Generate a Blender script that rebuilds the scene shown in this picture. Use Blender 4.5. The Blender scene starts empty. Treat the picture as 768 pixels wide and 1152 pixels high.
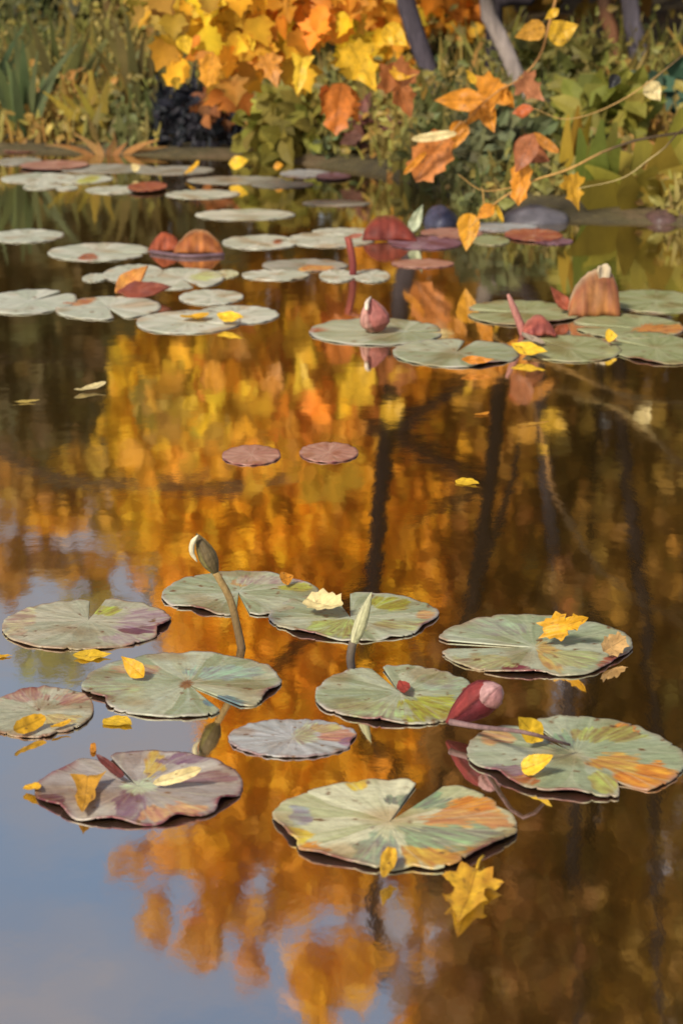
import bpy, math, random
from mathutils import Vector, noise

# ------------------------------------------------------------------ camera
scene = bpy.context.scene
C = scene.collection
F, CX, CY, PITCH, CAMH = 2600.0, 384.0, 576.0, math.radians(14.0), 1.0
cam_data = bpy.data.cameras.new("camera")
cam_data.sensor_fit = 'VERTICAL'
cam_data.sensor_height = 36.0
cam_data.lens = 36.0 * F / 1152.0
cam_data.clip_start, cam_data.clip_end = 0.05, 2000.0
cam = bpy.data.objects.new("camera", cam_data)
cam_data.dof.use_dof = True; cam_data.dof.focus_distance = 3.6; cam_data.dof.aperture_fstop = 8.5
C.objects.link(cam)
cam.location = (0, 0, CAMH)
cam.rotation_euler = (math.radians(90) - PITCH, 0, 0)
scene.camera = cam

# ------------------------------------------------------------------ sky, sun, exposure
SUN_EL, SUN_AZ = 40.0, 212.0          # azimuth: clockwise from +Y; the sun is behind the viewer's left shoulder
w = bpy.data.worlds.new("World"); scene.world = w; w.use_nodes = True
nt = w.node_tree
sky = nt.nodes.new('ShaderNodeTexSky'); sky.sky_type = 'NISHITA'; sky.sun_disc = False
sky.sun_elevation = math.radians(SUN_EL); sky.sun_rotation = math.radians(SUN_AZ)
sky.air_density, sky.dust_density, sky.ozone_density = 1.0, 1.6, 1.4
bg = nt.nodes['Background']; 
wtc = nt.nodes.new('ShaderNodeTexCoord'); wmp = nt.nodes.new('ShaderNodeMapping'); wmp.inputs['Scale'].default_value = (1.0, 1.0, 2.6)
wno = nt.nodes.new('ShaderNodeTexNoise'); wno.inputs['Scale'].default_value = 7.0; wno.inputs['Detail'].default_value = 6; wno.inputs['Roughness'].default_value = .6
wcr = nt.nodes.new('ShaderNodeMapRange'); wcr.inputs['From Min'].default_value = .38; wcr.inputs['From Max'].default_value = .62; wcr.inputs['To Min'].default_value = .1; wcr.inputs['To Max'].default_value = 1.0
wmx = nt.nodes.new('ShaderNodeMixRGB'); wmx.inputs['Color2'].default_value = (2.6, 2.52, 2.9, 1)       # thin high cloud
nt.links.new(wtc.outputs['Generated'], wmp.inputs['Vector']); nt.links.new(wmp.outputs['Vector'], wno.inputs['Vector'])
nt.links.new(wno.outputs['Fac'], wcr.inputs['Value']); nt.links.new(wcr.outputs['Result'], wmx.inputs['Fac'])
nt.links.new(sky.outputs['Color'], wmx.inputs['Color1']); nt.links.new(wmx.outputs['Color'], bg.inputs['Color'])
bg.inputs['Strength'].default_value = 0.128
sl = bpy.data.lights.new("sun", 'SUN'); sl.energy = 3.8; sl.angle = math.radians(9.0); sl.color = (1.0, 0.93, 0.82)
so = bpy.data.objects.new("sun", sl); C.objects.link(so)
az, el = math.radians(SUN_AZ), math.radians(SUN_EL)
sd = Vector((math.sin(az) * math.cos(el), math.cos(az) * math.cos(el), math.sin(el)))
so.rotation_euler = (-sd).to_track_quat('-Z', 'Y').to_euler()
so.location = sd * 40
scene.view_settings.view_transform = 'Standard'
scene.view_settings.look = 'None'
scene.view_settings.exposure = 0.22
scene.view_settings.gamma = 1.0
scene.view_settings.use_curve_mapping = False

rnd = random.Random(11)
U = rnd.uniform

# ------------------------------------------------------------------ measuring from the picture
def ray(x, y):
    u, v = (x - CX) / F, -(y - CY) / F
    return Vector((u, math.cos(PITCH) + v * math.sin(PITCH), -math.sin(PITCH) + v * math.cos(PITCH)))
def onz(x, y, z=0.0):
    d = ray(x, y); t = (z - CAMH) / d.z
    return Vector((0, 0, CAMH)) + d * t
def aty(x, y, Y):
    d = ray(x, y); return Vector((0, 0, CAMH)) + d * (Y / d.y)
def mirrored(x, y, Y):
    """point at depth Y whose reflection in still water is seen at x, y"""
    p = aty(x, y, Y); p.z = -p.z; return p
def ppm(p):
    return F / (p - Vector((0, 0, CAMH))).length

def N(x, y=0.0, z=0.0):
    return noise.noise(Vector((x, y, z)))
def mix(a, b, t):
    t = max(0.0, min(1.0, t)); return tuple(a[i] * (1 - t) + b[i] * t for i in range(3))
def lin(r, g, b):
    f = lambda c: (c / 255 / 12.92) if c / 255 <= 0.04045 else ((c / 255 + 0.055) / 1.055) ** 2.4
    return (f(r), f(g), f(b))
def jit(c, a=0.15):
    k = 1 + U(-a, a); return (c[0] * k * (1 + U(-a, a) * .4), c[1] * k * (1 + U(-a, a) * .4), c[2] * k)

# ------------------------------------------------------------------ materials
def new_mat(name):
    m = bpy.data.materials.new(name); m.use_nodes = True
    n = m.node_tree.nodes; n.clear()
    return m, n, m.node_tree.links
def coloured(name, rough=0.55, spec=0.4, var=0.35, nscale=(40, 40, 40), bump=0.25, bscale=90, translucent=0.0, coat=0.0):
    """surface colour from the mesh's own Col attribute, broken up by noise"""
    m, n, L = new_mat(name)
    out = n.new('ShaderNodeOutputMaterial'); p = n.new('ShaderNodeBsdfPrincipled')
    a = n.new('ShaderNodeAttribute'); a.attribute_name = 'Col'
    tc = n.new('ShaderNodeTexCoord'); mp = n.new('ShaderNodeMapping'); mp.inputs['Scale'].default_value = nscale
    L.new(tc.outputs['Object'], mp.inputs['Vector'])
    t = n.new('ShaderNodeTexNoise'); t.inputs['Scale'].default_value = 1.0; t.inputs['Detail'].default_value = 5; t.inputs['Roughness'].default_value = .65
    L.new(mp.outputs['Vector'], t.inputs['Vector'])
    r = n.new('ShaderNodeMapRange'); r.inputs['From Min'].default_value = .3; r.inputs['From Max'].default_value = .7
    r.inputs['To Min'].default_value = 1 - var; r.inputs['To Max'].default_value = 1 + var
    L.new(t.outputs['Fac'], r.inputs['Value'])
    mu = n.new('ShaderNodeVectorMath'); mu.operation = 'SCALE'
    L.new(a.outputs['Color'], mu.inputs[0]); L.new(r.outputs['Result'], mu.inputs['Scale'])
    L.new(mu.outputs['Vector'], p.inputs['Base Color'])
    p.inputs['Roughness'].default_value = rough; p.inputs['Specular IOR Level'].default_value = spec
    p.inputs['Coat Weight'].default_value = coat
    if bump:
        b = n.new('ShaderNodeBump'); b.inputs['Strength'].default_value = bump; b.inputs['Distance'].default_value = .004
        t2 = n.new('ShaderNodeTexNoise'); t2.inputs['Scale'].default_value = bscale; t2.inputs['Detail'].default_value = 4
        L.new(tc.outputs['Object'], t2.inputs['Vector'])
        L.new(t2.outputs['Fac'], b.inputs['Height']); L.new(b.outputs['Normal'], p.inputs['Normal'])
    if translucent:
        tr = n.new('ShaderNodeBsdfTranslucent'); L.new(mu.outputs['Vector'], tr.inputs['Color'])
        mx = n.new('ShaderNodeMixShader'); mx.inputs['Fac'].default_value = translucent
        L.new(p.outputs['BSDF'], mx.inputs[1]); L.new(tr.outputs['BSDF'], mx.inputs[2])
        L.new(mx.outputs['Shader'], out.inputs['Surface'])
    else:
        L.new(p.outputs['BSDF'], out.inputs['Surface'])
    return m

M_FOLIAGE = coloured('foliage', .6, .25, .25, (9, 9, 9), 0, translucent=.35)
M_LEAF = coloured('autumn_leaf', .5, .35, .22, (60, 60, 60), .35, 120, translucent=.18)
M_PAD = coloured('lily_pad_top', .38, .5, .16, (55, 120, 55), .45, 70)
M_PADFAR = coloured('lily_pad_far_top', .42, .5, .14, (14, 60, 20), .35, 30)
M_STEM = coloured('stem', .6, .22, .3, (90, 90, 25), .5, 130)
M_CURL = coloured('curled_leaf', .62, .25, .4, (22, 22, 9), .6, 30)
M_BARK = coloured('bark', .9, .06, .4, (30, 30, 5), .8, 35)
M_STONE = coloured('stone', .5, .4, .3, (14, 14, 14), .6, 25)
M_BLADE = coloured('blade', .55, .3, .3, (12, 12, 3), 0, translucent=.2)

def underside():
    m, n, L = new_mat('lily_pad_underside')
    out = n.new('ShaderNodeOutputMaterial'); p = n.new('ShaderNodeBsdfPrincipled')
    t = n.new('ShaderNodeTexNoise'); t.inputs['Scale'].default_value = 25
    tc = n.new('ShaderNodeTexCoord'); L.new(tc.outputs['Object'], t.inputs['Vector'])
    cr = n.new('ShaderNodeValToRGB'); cr.color_ramp.elements[0].position = .35; cr.color_ramp.elements[1].position = .7
    cr.color_ramp.elements[0].color = (.02, .012, .022, 1); cr.color_ramp.elements[1].color = (.09, .025, .03, 1)
    L.new(t.outputs['Fac'], cr.inputs['Fac']); L.new(cr.outputs['Color'], p.inputs['Base Color'])
    p.inputs['Roughness'].default_value = .5
    L.new(p.outputs['BSDF'], out.inputs['Surface']); return m
M_UNDER = underside()

def water_mat():
    m, n, L = new_mat('pond_water')
    out = n.new('ShaderNodeOutputMaterial')
    tc = n.new('ShaderNodeTexCoord')
    def nz(scale, s, detail=3, rough=.55):
        mp = n.new('ShaderNodeMapping'); mp.inputs['Scale'].default_value = scale
        L.new(tc.outputs['Object'], mp.inputs['Vector'])
        t = n.new('ShaderNodeTexNoise'); t.inputs['Scale'].default_value = s; t.inputs['Detail'].default_value = detail; t.inputs['Roughness'].default_value = rough
        L.new(mp.outputs['Vector'], t.inputs['Vector']); return t
    t1 = nz((1.0, .55, 1), 7.0, 2); t2 = nz((1.0, .6, 1), 38.0, 3)
    b1 = n.new('ShaderNodeBump'); b1.inputs['Strength'].default_value = 1.0; b1.inputs['Distance'].default_value = .0005
    b2 = n.new('ShaderNodeBump'); b2.inputs['Strength'].default_value = 1.0; b2.inputs['Distance'].default_value = .00008
    L.new(t1.outputs['Fac'], b1.inputs['Height']); L.new(t2.outputs['Fac'], b2.inputs['Height']); L.new(b1.outputs['Normal'], b2.inputs['Normal'])
    g = n.new('ShaderNodeBsdfGlossy'); g.inputs['Roughness'].default_value = .045; g.inputs['Color'].default_value = (.96, .93, .85, 1)
    d = n.new('ShaderNodeBsdfDiffuse')
    t3 = nz((1, .5, 1), 1.6, 4)
    cr = n.new('ShaderNodeValToRGB'); cr.color_ramp.elements[0].color = (.045, .026, .007, 1); cr.color_ramp.elements[1].color = (.095, .052, .011, 1)
    L.new(t3.outputs['Fac'], cr.inputs['Fac']); L.new(cr.outputs['Color'], d.inputs['Color'])
    L.new(b2.outputs['Normal'], g.inputs['Normal'])
    mx = n.new('ShaderNodeMixShader'); mx.inputs['Fac'].default_value = .78
    L.new(d.outputs['BSDF'], mx.inputs[1]); L.new(g.outputs['BSDF'], mx.inputs[2])
    L.new(mx.outputs['Shader'], out.inputs['Surface']); return m

def ground_mat():
    m, n, L = new_mat('bank_earth')
    out = n.new('ShaderNodeOutputMaterial'); p = n.new('ShaderNodeBsdfPrincipled')
    tc = n.new('ShaderNodeTexCoord')
    t = n.new('ShaderNodeTexNoise'); t.inputs['Scale'].default_value = 3.0; t.inputs['Detail'].default_value = 7; t.inputs['Roughness'].default_value = .65
    L.new(tc.outputs['Object'], t.inputs['Vector'])
    cr = n.new('ShaderNodeValToRGB'); e = cr.color_ramp.elements
    e[0].position, e[0].color = .32, (.035, .025, .012, 1); e[1].position, e[1].color = .7, (.16, .10, .05, 1)
    k = e.new(.5); k.color = (.085, .065, .022, 1)
    L.new(t.outputs['Fac'], cr.inputs['Fac']); L.new(cr.outputs['Color'], p.inputs['Base Color'])
    p.inputs['Roughness'].default_value = .8
    b = n.new('ShaderNodeBump'); b.inputs['Distance'].default_value = .03; b.inputs['Strength'].default_value = .8
    t2 = n.new('ShaderNodeTexNoise'); t2.inputs['Scale'].default_value = 18; t2.inputs['Detail'].default_value = 6
    L.new(tc.outputs['Object'], t2.inputs['Vector']); L.new(t2.outputs['Fac'], b.inputs['Height']); L.new(b.outputs['Normal'], p.inputs['Normal'])
    L.new(p.outputs['BSDF'], out.inputs['Surface']); return m

# ------------------------------------------------------------------ mesh helpers
class MB:
    def __init__(s): s.v, s.f, s.c = [], [], []
    def add(s, verts, faces, cols):
        b = len(s.v); s.v += [tuple(p) for p in verts]
        s.f += [tuple(i + b for i in q) for q in faces]
        s.c += (cols if isinstance(cols, list) else [cols] * len(verts))
    def leaf(s, p, axis, nrm, ln, wd, col, fold=.25):
        """pointed leaf folded along its midrib, tip and base on the axis"""
        a = axis.normalized(); l = nrm.cross(a)
        if l.length < 1e-5: l = Vector((1, 0, 0)).cross(a)
        l.normalize(); n = a.cross(l)
        h = wd * .5; k = n * (h * fold)
        s.add([p, p + a * ln * .35 + l * h + k, p + a * ln * .72 + l * h * .7 + k, p + a * ln - n * ln * .08,
               p + a * ln * .72 - l * h * .7 + k, p + a * ln * .35 - l * h + k, p + a * ln * .5],
              [(0, 6, 1), (1, 6, 2), (2, 6, 3), (3, 6, 4), (4, 6, 5), (5, 6, 0)], col)
    def lobed(s, p, axis, nrm, ln, wd, col, fold=.25, shape=None):
        """lobed autumn leaf: outline with an inner ring, cupped and folded"""
        a = axis.normalized(); l = nrm.cross(a)
        if l.length < 1e-5: l = Vector((1, 0, 0)).cross(a)
        l.normalize(); n = a.cross(l)
        out = shape + [(u, -v) for u, v in reversed(shape[1:-1])]; m = len(out)
        sk, cup, tw = U(-.35, .35), U(-.5, .5), U(-.5, .5)
        def P(u, v): return p + a * (u * ln) + l * (wd * (v * 1.5 + sk * u * (1 - u))) + n * (ln * (fold * abs(v) + cup * (u - .4) ** 2 + tw * v * u))
        vs = [P(.4, 0)] + [P(.4 + (u - .4) * .55, v * .55) for u, v in out] + [P(u, v) for u, v in out]
        c2 = tuple(x * U(.55, .8) for x in col)
        cs = [col] + [mix(col, c2, U(0, .35)) for _ in out] + [mix(col, c2, U(.2, 1)) for _ in out]
        s.add(vs, [(0, 1 + k, 1 + (k + 1) % m) for k in range(m)] + [(1 + k, 1 + m + k, 1 + m + (k + 1) % m, 1 + (k + 1) % m) for k in range(m)], cs)
    def blade(s, p, top, wd, col, bend=None, seg=4, face=None):
        """strap-shaped blade from p to top with a bend"""
        d = top - p; bend = bend or Vector((0, 0, 0))
        l = d.cross(face or Vector((U(-.4, .4), -1, 0))); l.normalize()
        vs = []
        for i in range(seg + 1):
            t = i / seg
            q = p + d * t + bend * (t * t) - bend * t * .2
            ww = wd * .5 * (1 - max(0, t - .45) / .55 * .85) * (.6 + .4 * min(1, t * 4))
            vs += [q - l * ww, q + l * ww]
        s.add(vs, [(2 * i, 2 * i + 1, 2 * i + 3, 2 * i + 2) for i in range(seg)], col)
    def tube(s, pts, radii, col, sides=8, col2=None, fall=None):
        n = len(pts); rings = []
        b = len(s.v); up = Vector((0.13, 0.9, 0.3))
        vs, cs = [], []
        for i, p in enumerate(pts):
            d = (pts[min(i + 1, n - 1)] - pts[max(i - 1, 0)]).normalized()
            x = d.cross(up)
            if x.length < 1e-4: x = d.cross(Vector((1, 0, 0)))
            x.normalize(); y = d.cross(x)
            cc = mix(col, col2, i / (n - 1) if fall is None else (i / (n - 1) - fall) * 9) if col2 else col
            for k in range(sides):
                a = 2 * math.pi * k / sides
                vs.append(p + (x * math.cos(a) + y * math.sin(a)) * radii[i]); cs.append(cc)
        fs = []
        for i in range(n - 1):
            for k in range(sides):
                k2 = (k + 1) % sides
                fs.append((i * sides + k, i * sides + k2, (i + 1) * sides + k2, (i + 1) * sides + k))
        fs.append(tuple(range(sides - 1, -1, -1))); fs.append(tuple((n - 1) * sides + k for k in range(sides)))
        s.add(vs, fs, cs)
    def build(s, name, mat, parent=None, loc=None, smooth=True):
        me = bpy.data.meshes.new(name)
        o0 = Vector(loc) if loc is not None else Vector((0, 0, 0))
        me.from_pydata([tuple(Vector(p) - o0) for p in s.v], [], s.f)
        a = me.color_attributes.new('Col', 'FLOAT_COLOR', 'POINT')
        a.data.foreach_set('color', [x for c in s.c for x in (c[0], c[1], c[2], 1.0)])
        for m in (mat if isinstance(mat, (list, tuple)) else [mat]): me.materials.append(m)
        if smooth: me.polygons.foreach_set('use_smooth', [True] * len(me.polygons))
        me.update()
        o = bpy.data.objects.new(name, me); C.objects.link(o)
        if parent is not None:
            o.parent = parent; o.location = o0 - parent.location if loc is not None else -parent.location
        else:
            o.location = o0
        return o

def tag(o, label, cat, group=None, kind=None):
    if label: o['label'] = label
    if cat: o['category'] = cat
    if group: o['group'] = group
    if kind: o['kind'] = kind
    return o
def thing(name, loc, label, cat, group=None):
    o = bpy.data.objects.new(name, None); o.empty_display_size = .05; C.objects.link(o); o.location = loc
    return tag(o, label, cat, group)
def spline(pts, n):
    """Catmull-Rom through the points"""
    P = [Vector(p) for p in pts]; P = [P[0] * 2 - P[1]] + P + [P[-1] * 2 - P[-2]]
    out = []; segs = len(P) - 3
    for i in range(n + 1):
        t = i / n * segs; k = min(int(t), segs - 1); t -= k
        a, b, c, d = P[k:k + 4]
        out.append(.5 * ((2 * b) + (c - a) * t + (2 * a - 5 * b + 4 * c - d) * t * t + (3 * b - a - 3 * c + d) * t ** 3))
    return out

# ------------------------------------------------------------------ setting: bank and water
SHORE = [(-40, 9.0), (-9, 10.2), (-3.2, 11.0)] + [(onz(x, y).x, onz(x, y).y) for x, y in
         ((0, 172), (150, 176), (300, 180), (420, 196), (500, 222), (580, 246), (680, 254), (768, 256))] + [(2.4, 7.2), (4.0, 5.6), (7, 3.0), (40, 2.0)]
def shore(x):
    for (x0, y0), (x1, y1) in zip(SHORE, SHORE[1:]):
        if x <= x1:
            t = max(0, min(1, (x - x0) / (x1 - x0))); return y0 + (y1 - y0) * t
    return SHORE[-1][1]
def ground_z(x, y):
    d = y - shore(x) + .08 * N(x * 2.3, 1.7)
    d = max(d, -1.6 - y, abs(x) - 14)
    if d < 0: return max(-.5, d * .5) - .012
    return .055 * (1 - math.exp(-d * 5)) + .035 * min(d, 30) + (.03 * N(x * 1.3, y * 1.3) + .012 * N(x * 5, y * 5)) * min(1, d * 2) - .012
xs = [-300, -150, -80, -45, -30, -22, -17, -14, -12, -10, -8, -6, -5] + [-4 + .08 * i for i in range(101)] + [5, 6, 8, 10, 12, 14, 17, 22, 30, 45, 80, 150, 300]
ys = [-300, -120, -50, -20, -8, -4, -2.5, -1.6, -1, 0, 2, 4, 5.5] + [6.5 + .08 * i for i in range(110)] + [15.8, 17, 19, 22, 26, 32, 40, 55, 80, 130, 200, 320]
mb = MB()
mb.add([(x, y, ground_z(x, y)) for y in ys for x in xs],
       [(j * len(xs) + i, j * len(xs) + i + 1, (j + 1) * len(xs) + i + 1, (j + 1) * len(xs) + i) for j in range(len(ys) - 1) for i in range(len(xs) - 1)], (.1, .08, .03))
tag(mb.build('ground', ground_mat()), None, None, kind='structure')
mb = MB(); mb.add([(-18, -3, 0), (18, -3, 0), (18, 14, 0), (-18, 14, 0)], [(0, 1, 2, 3)], (0, 0, 0))
tag(mb.build('water', water_mat()), None, None, kind='structure')

# ------------------------------------------------------------------ lily pads
def ang(a, b):
    return (a - b + 180) % 360 - 180
GREEN = dict(a=(.27, .31, .17), b=(.36, .38, .26), vein=(.46, .46, .30), rim=(.30, .20, .13))
CREAM = dict(a=(.40, .40, .20), b=(.58, .55, .34), vein=(.60, .56, .34), rim=(.40, .33, .18))
BLUE = dict(a=(.25, .28, .15), b=(.38, .39, .25), vein=(.42, .45, .34), rim=(.40, .34, .28))
ROSE = dict(a=(.29, .24, .20), b=(.42, .36, .29), vein=(.48, .44, .30), rim=(.17, .04, .05))
TAN = dict(a=(.32, .31, .19), b=(.42, .38, .25), vein=(.46, .43, .29), rim=(.30, .15, .09))
LAV = dict(a=(.30, .30, .27), b=(.38, .37, .34), vein=(.44, .42, .36), rim=(.22, .12, .11))
GREY = dict(a=(.40, .42, .30), b=(.56, .55, .42), vein=(.52, .51, .42), rim=(.40, .36, .28))  # far pads: sky sheen at grazing view painted in as a paler colour
DULL = dict(a=(.25, .25, .18), b=(.34, .32, .25), vein=(.36, .34, .27), rim=(.24, .18, .13))
OLIVE = dict(a=(.24, .26, .11), b=(.33, .34, .17), vein=(.40, .40, .23), rim=(.32, .24, .15))
PINK = dict(a=(.34, .15, .10), b=(.42, .22, .15), vein=(.5, .30, .2), rim=(.18, .05, .05))
WINE = dict(a=(.14, .05, .06), b=(.24, .13, .16), vein=(.3, .2, .22), rim=(.07, .02, .02))
ORG, YEL, RUST, PURP, LIME = (.58, .22, .03), (.62, .42, .05), (.33, .10, .04), (.23, .14, .16), (.34, .33, .05)
PADS = 'lily pads floating on the pond'
npad = 0
def jc(c, phi, r, k):
    q = 1 + .30 * N(phi * .25, r * 5, k) + .2 * N(phi * .8, r * 3, k + 4); return (c[0] * q, c[1] * q * q, c[2] * q)
def pad(cx, cy, w, h, pal, label, notch=None, half=6.0, cuts=(), apex=None, patches=(), curls=(), near=False, lift=.004, wave=1.0, name='lily_pad'):
    global npad
    npad += 1; sd_ = npad * 7.31
    nf, nb = onz(cx, cy + h / 2), onz(cx, cy - h / 2)
    cyw = (nf.y + nb.y) / 2; b = (nb.y - nf.y) / 2
    pl, pr = onz(cx - w / 2, cy), onz(cx + w / 2, cy); a = (pr.x - pl.x) / 2; cxw = (pr.x + pl.x) / 2
    NA, NR = (300, 34) if near else (96, 12)
    ax, ay = (0, 0) if apex is None else ((apex[0] - cx) / (w / 2) , -(apex[1] - cy) / (h / 2))
    mb = MB(); vs, cs = [], []
    if notch is None: a0, span, closed = 0.0, 360.0, True
    else: a0, span, closed = notch + half, 360.0 - 2 * half, False
    cols = NA if closed else NA + 1
    sect = 13 + npad % 4
    for j in range(NR + 1):
        r = (j / NR) ** .85
        for i in range(cols):
            phi = a0 + span * i / NA; ph = math.radians(phi)
            dx, dy = math.cos(ph), math.sin(ph)
            bq = ax * dx + ay * dy; R = -bq + math.sqrt(max(0, bq * bq - (ax * ax + ay * ay - 1)))
            nse = N(dx * 1.6 + sd_, dy * 1.6) ; nf2 = N(dx * 6 + sd_, dy * 6, 3)
            nick = N(phi * .33 + sd_, 1.7); R *= 1 - .05 * max(0, nick - .42) * 4 * wave
            R *= 1 + wave * (.028 * nse + .012 * nf2 + .008 * N(dx * 17, dy * 17, sd_))
            edge = 99
            if notch is not None:
                edge = half_d = min(i, NA - i) / NA * span
                R *= 1 - .10 * math.exp(-(edge / 3.5) ** 2)
            for (ca, ch, dep) in cuts:
                d = abs(ang(phi, ca)); R *= 1 - dep * max(0, 1 - d / ch)
            z = .0022 + .18 * lift * r * r
            z += (.0012 * nse + .0018 * nf2) * r ** 4 * wave + .0006 * math.cos(ph * sect) * r
            curlw = 0
            for (ca, ch, hh) in curls:
                d = abs(ang(phi, ca))
                if d < ch:
                    k = .5 + .5 * math.cos(math.pi * d / ch); q = max(0, (r - .72) / .28)
                    z += .42 * hh * k * q * q; curlw = max(curlw, k * q); R *= 1 - .10 * k * q * (1 if hh > 0 else -.2)
            z = max(z, .0016)
            X, Y = (ax + dx * R * r), (ay + dy * R * r)
            vs.append((cxw + X * a, cyw + Y * b, z))
            # surface colour: sectors between the veins, blotches, pale veins, rim tinted in portions
            phw = phi; phi = phi + 16 * N(phi * .021, sd_, .5) + 5 * N(phi * .07, sd_, r)
            sec = math.floor(phi / 360 * sect + .5 + .35 * N(r * 3, sd_, phi * .01))
            s1 = N(sec * 3.7 + sd_, 9.1, 2) ; s2 = N(dx * r * 2.2 + sd_, dy * r * 2.2, 5)
            c = mix(pal['a'], pal['b'], .5 + 2.3 * s1 + .8 * s2)
            st = N(phi * .35 + sd_, r * 2.0, 1.3); st2 = N(phi * 1.1 + sd_, r * 5, 6.1); c = tuple(x * (1 + .20 * st + .10 * st2) for x in c)
            vd = abs(((phi / 360 * sect) % 1) - .5) * 2
            c = mix(c, pal['vein'], max(0, (vd - .80) / .2) * .5 * (1 - .5 * r))
            c = mix(c, pal['vein'], .8 * max(0, 1 - r / .14))
            px, py = cx + X * w / 2, cy - Y * h / 2
            for (qx, qy, rx, ry, pc) in patches:
                d = math.hypot((px - qx) / rx, (py - qy) / ry) + .45 * N(px * .06 + sd_, py * .12, 7) + .3 * N(sec * 5.1, sd_, 2)
                d += .30 * N(phi * .22 + qx, 2.2, sd_) + .16 * N(phi * .7, r * 6, qy)
                c = mix(c, jc(pc, phi, r, sd_), (1.05 - d) * 9)
            rimw = max(0, (r - .93) / .07) * (.55 + .9 * N(dx * 3 + sd_, dy * 3, 8))
            c = mix(c, pal['rim'], rimw)
            if curlw > .3: c = mix(c, (.20, .05, .05), (curlw - .3) * 1.2)
            fork = abs(((phi / 360 * sect) % 1) - .5) * 2
            if r > .45: c = mix(c, pal['vein'], max(0, 1 - abs(fork - (1 - (r - .45) * .9)) / .12) * .4)
            sp = N(X * 9 + sd_, Y * 9, 2.2) + .4 * N(X * 23, Y * 23, sd_)
            c = mix(c, (.16, .08, .03), (sp - .52) * 5)
            big = N(X * 1.7 + sd_, Y * 1.7, 8.2); c = mix(c, tuple(q_ * k_ for q_, k_ in zip(c, (.80, .66, .55))), (big - .12) * 3)
            cs.append(c)
    fs = []
    for j in range(NR):
        for i in range(NA):
            i2 = (i + 1) % cols
            fs.append((j * cols + i, (j + 1) * cols + i, (j + 1) * cols + i2, j * cols + i2))
    mb.add(vs, fs, cs)
    o = mb.build(name, [M_PAD if near else M_PADFAR, M_UNDER], loc=(cxw + ax * a, cyw + ay * b, 0))
    md = o.modifiers.new('thickness', 'SOLIDIFY'); md.thickness = .0022; md.offset = -1; md.material_offset = 1; md.material_offset_rim = 0
    tag(o, label, 'lily pad', PADS); return o

pad(443, 931, 276, 104, CREAM, 'large cream and green pad nearest the viewer with orange blotches on its right half', 66, 8, apex=(438, 929), near=True, lift=.010,
    cuts=((-80, 9, .10), (-150, 10, .08), (20, 8, .06)), curls=((-120, 40, .010), (-40, 36, .012), (-165, 25, .012)),
    patches=((535, 912, 36, 12, ORG), (525, 928, 50, 12, (.50, .24, .08)), (490, 965, 34, 13, (.55, .30, .05)), (345, 960, 24, 9, ORG), (330, 945, 20, 10, YEL), (510, 945, 60, 14, (.25, .28, .16)), (480, 905, 40, 9, (.20, .24, .14)), (402, 885, 12, 9, YEL), (420, 965, 26, 22, (.28, .30, .20)), (338, 925, 14, 9, LAV['a'])))
pad(647, 854, 242, 92, GREEN, 'large green pad with rusty orange patches and a second notch, nearest the right edge', 118, 7, apex=(648, 852), near=True, lift=.008,
    cuts=((-66, 9, .30), (-150, 12, .06)), curls=((-140, 35, .012), (-100, 25, .012)),
    patches=((705, 828, 26, 9, ORG), (718, 878, 36, 16, ORG), (690, 862, 30, 12, (.48, .26, .06)), (562, 833, 18, 9, (.50, .28, .12)), (566, 873, 30, 8, PURP), (582, 882, 20, 8, RUST), (668, 886, 14, 14, (.36, .34, .09)), (690, 830, 50, 9, (.33, .32, .10)), (636, 838, 18, 12, (.20, .25, .16))))
pad(157, 889, 234, 84, ROSE, 'purplish rose pad with dark wine rim over the pale blue water', 118, 5, apex=(155, 888), near=True, lift=.008, wave=.55,
    curls=((-140, 24, .012), (-100, 20, .012), (-28, 16, .016), (-62, 14, .012), (150, 28, .008)),
    patches=((168, 862, 14, 14, (.50, .33, .07)), (198, 918, 34, 10, (.50, .26, .12)), (150, 905, 16, 20, PURP), (200, 858, 30, 6, PURP), (230, 880, 40, 7, (.26, .15, .14)), (157, 889, 20, 9, (.42, .44, .28)), (60, 905, 16, 8, WINE['a'])))
pad(205, 772, 226, 72, BLUE, 'broad blue green pad with small brown hole at its centre', -58, 8, apex=(211, 772), near=True, lift=.007,
    cuts=((100, 8, .05), (-150, 8, .05)), curls=((-150, 25, .008), (-20, 25, .010)),
    patches=((209, 774, 7, 5, (.22, .10, .03)), (120, 780, 34, 12, (.30, .30, .17)), (150, 756, 30, 6, (.40, .27, .14)), (250, 760, 40, 8, (.26, .33, .24)), (255, 792, 22, 6, (.12, .19, .18))))
pad(98, 704, 190, 56, TAN, 'two lobed dull green pad whose right end turns purple, at the left', 88, 7, apex=(98, 700), near=True, lift=.006,
    cuts=((-25, 10, .05),), curls=((-18, 26, .012),),
    patches=((168, 700, 36, 14, (.33, .24, .22)), (150, 722, 34, 6, (.34, .27, .22)), (168, 712, 26, 4, WINE['a']), (22, 700, 14, 16, (.40, .30, .17)), (115, 690, 16, 6, LIME)))
pad(45, 803, 120, 56, TAN, 'beige green pad with brown rim cut by the left edge of the view', None, near=True, lift=.006, cuts=((-60, 10, .1),), curls=((110, 60, .008),),
    patches=((20, 785, 24, 8, (.34, .20, .14)), (78, 788, 18, 8, (.38, .22, .14)), (70, 812, 24, 6, (.45, .33, .12))))
pad(270, 669, 176, 50, BLUE, 'blue green pad behind the tall stalked bud', -84, 5, apex=(268, 668), near=True, lift=.006,
    cuts=((-130, 9, .07), (40, 8, .05)), curls=((-120, 28, .010), (30, 20, .008)),
    patches=((268, 657, 12, 5, (.42, .27, .10)), (300, 655, 40, 6, (.36, .30, .22)), (335, 664, 22, 4, LIME)))
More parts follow.
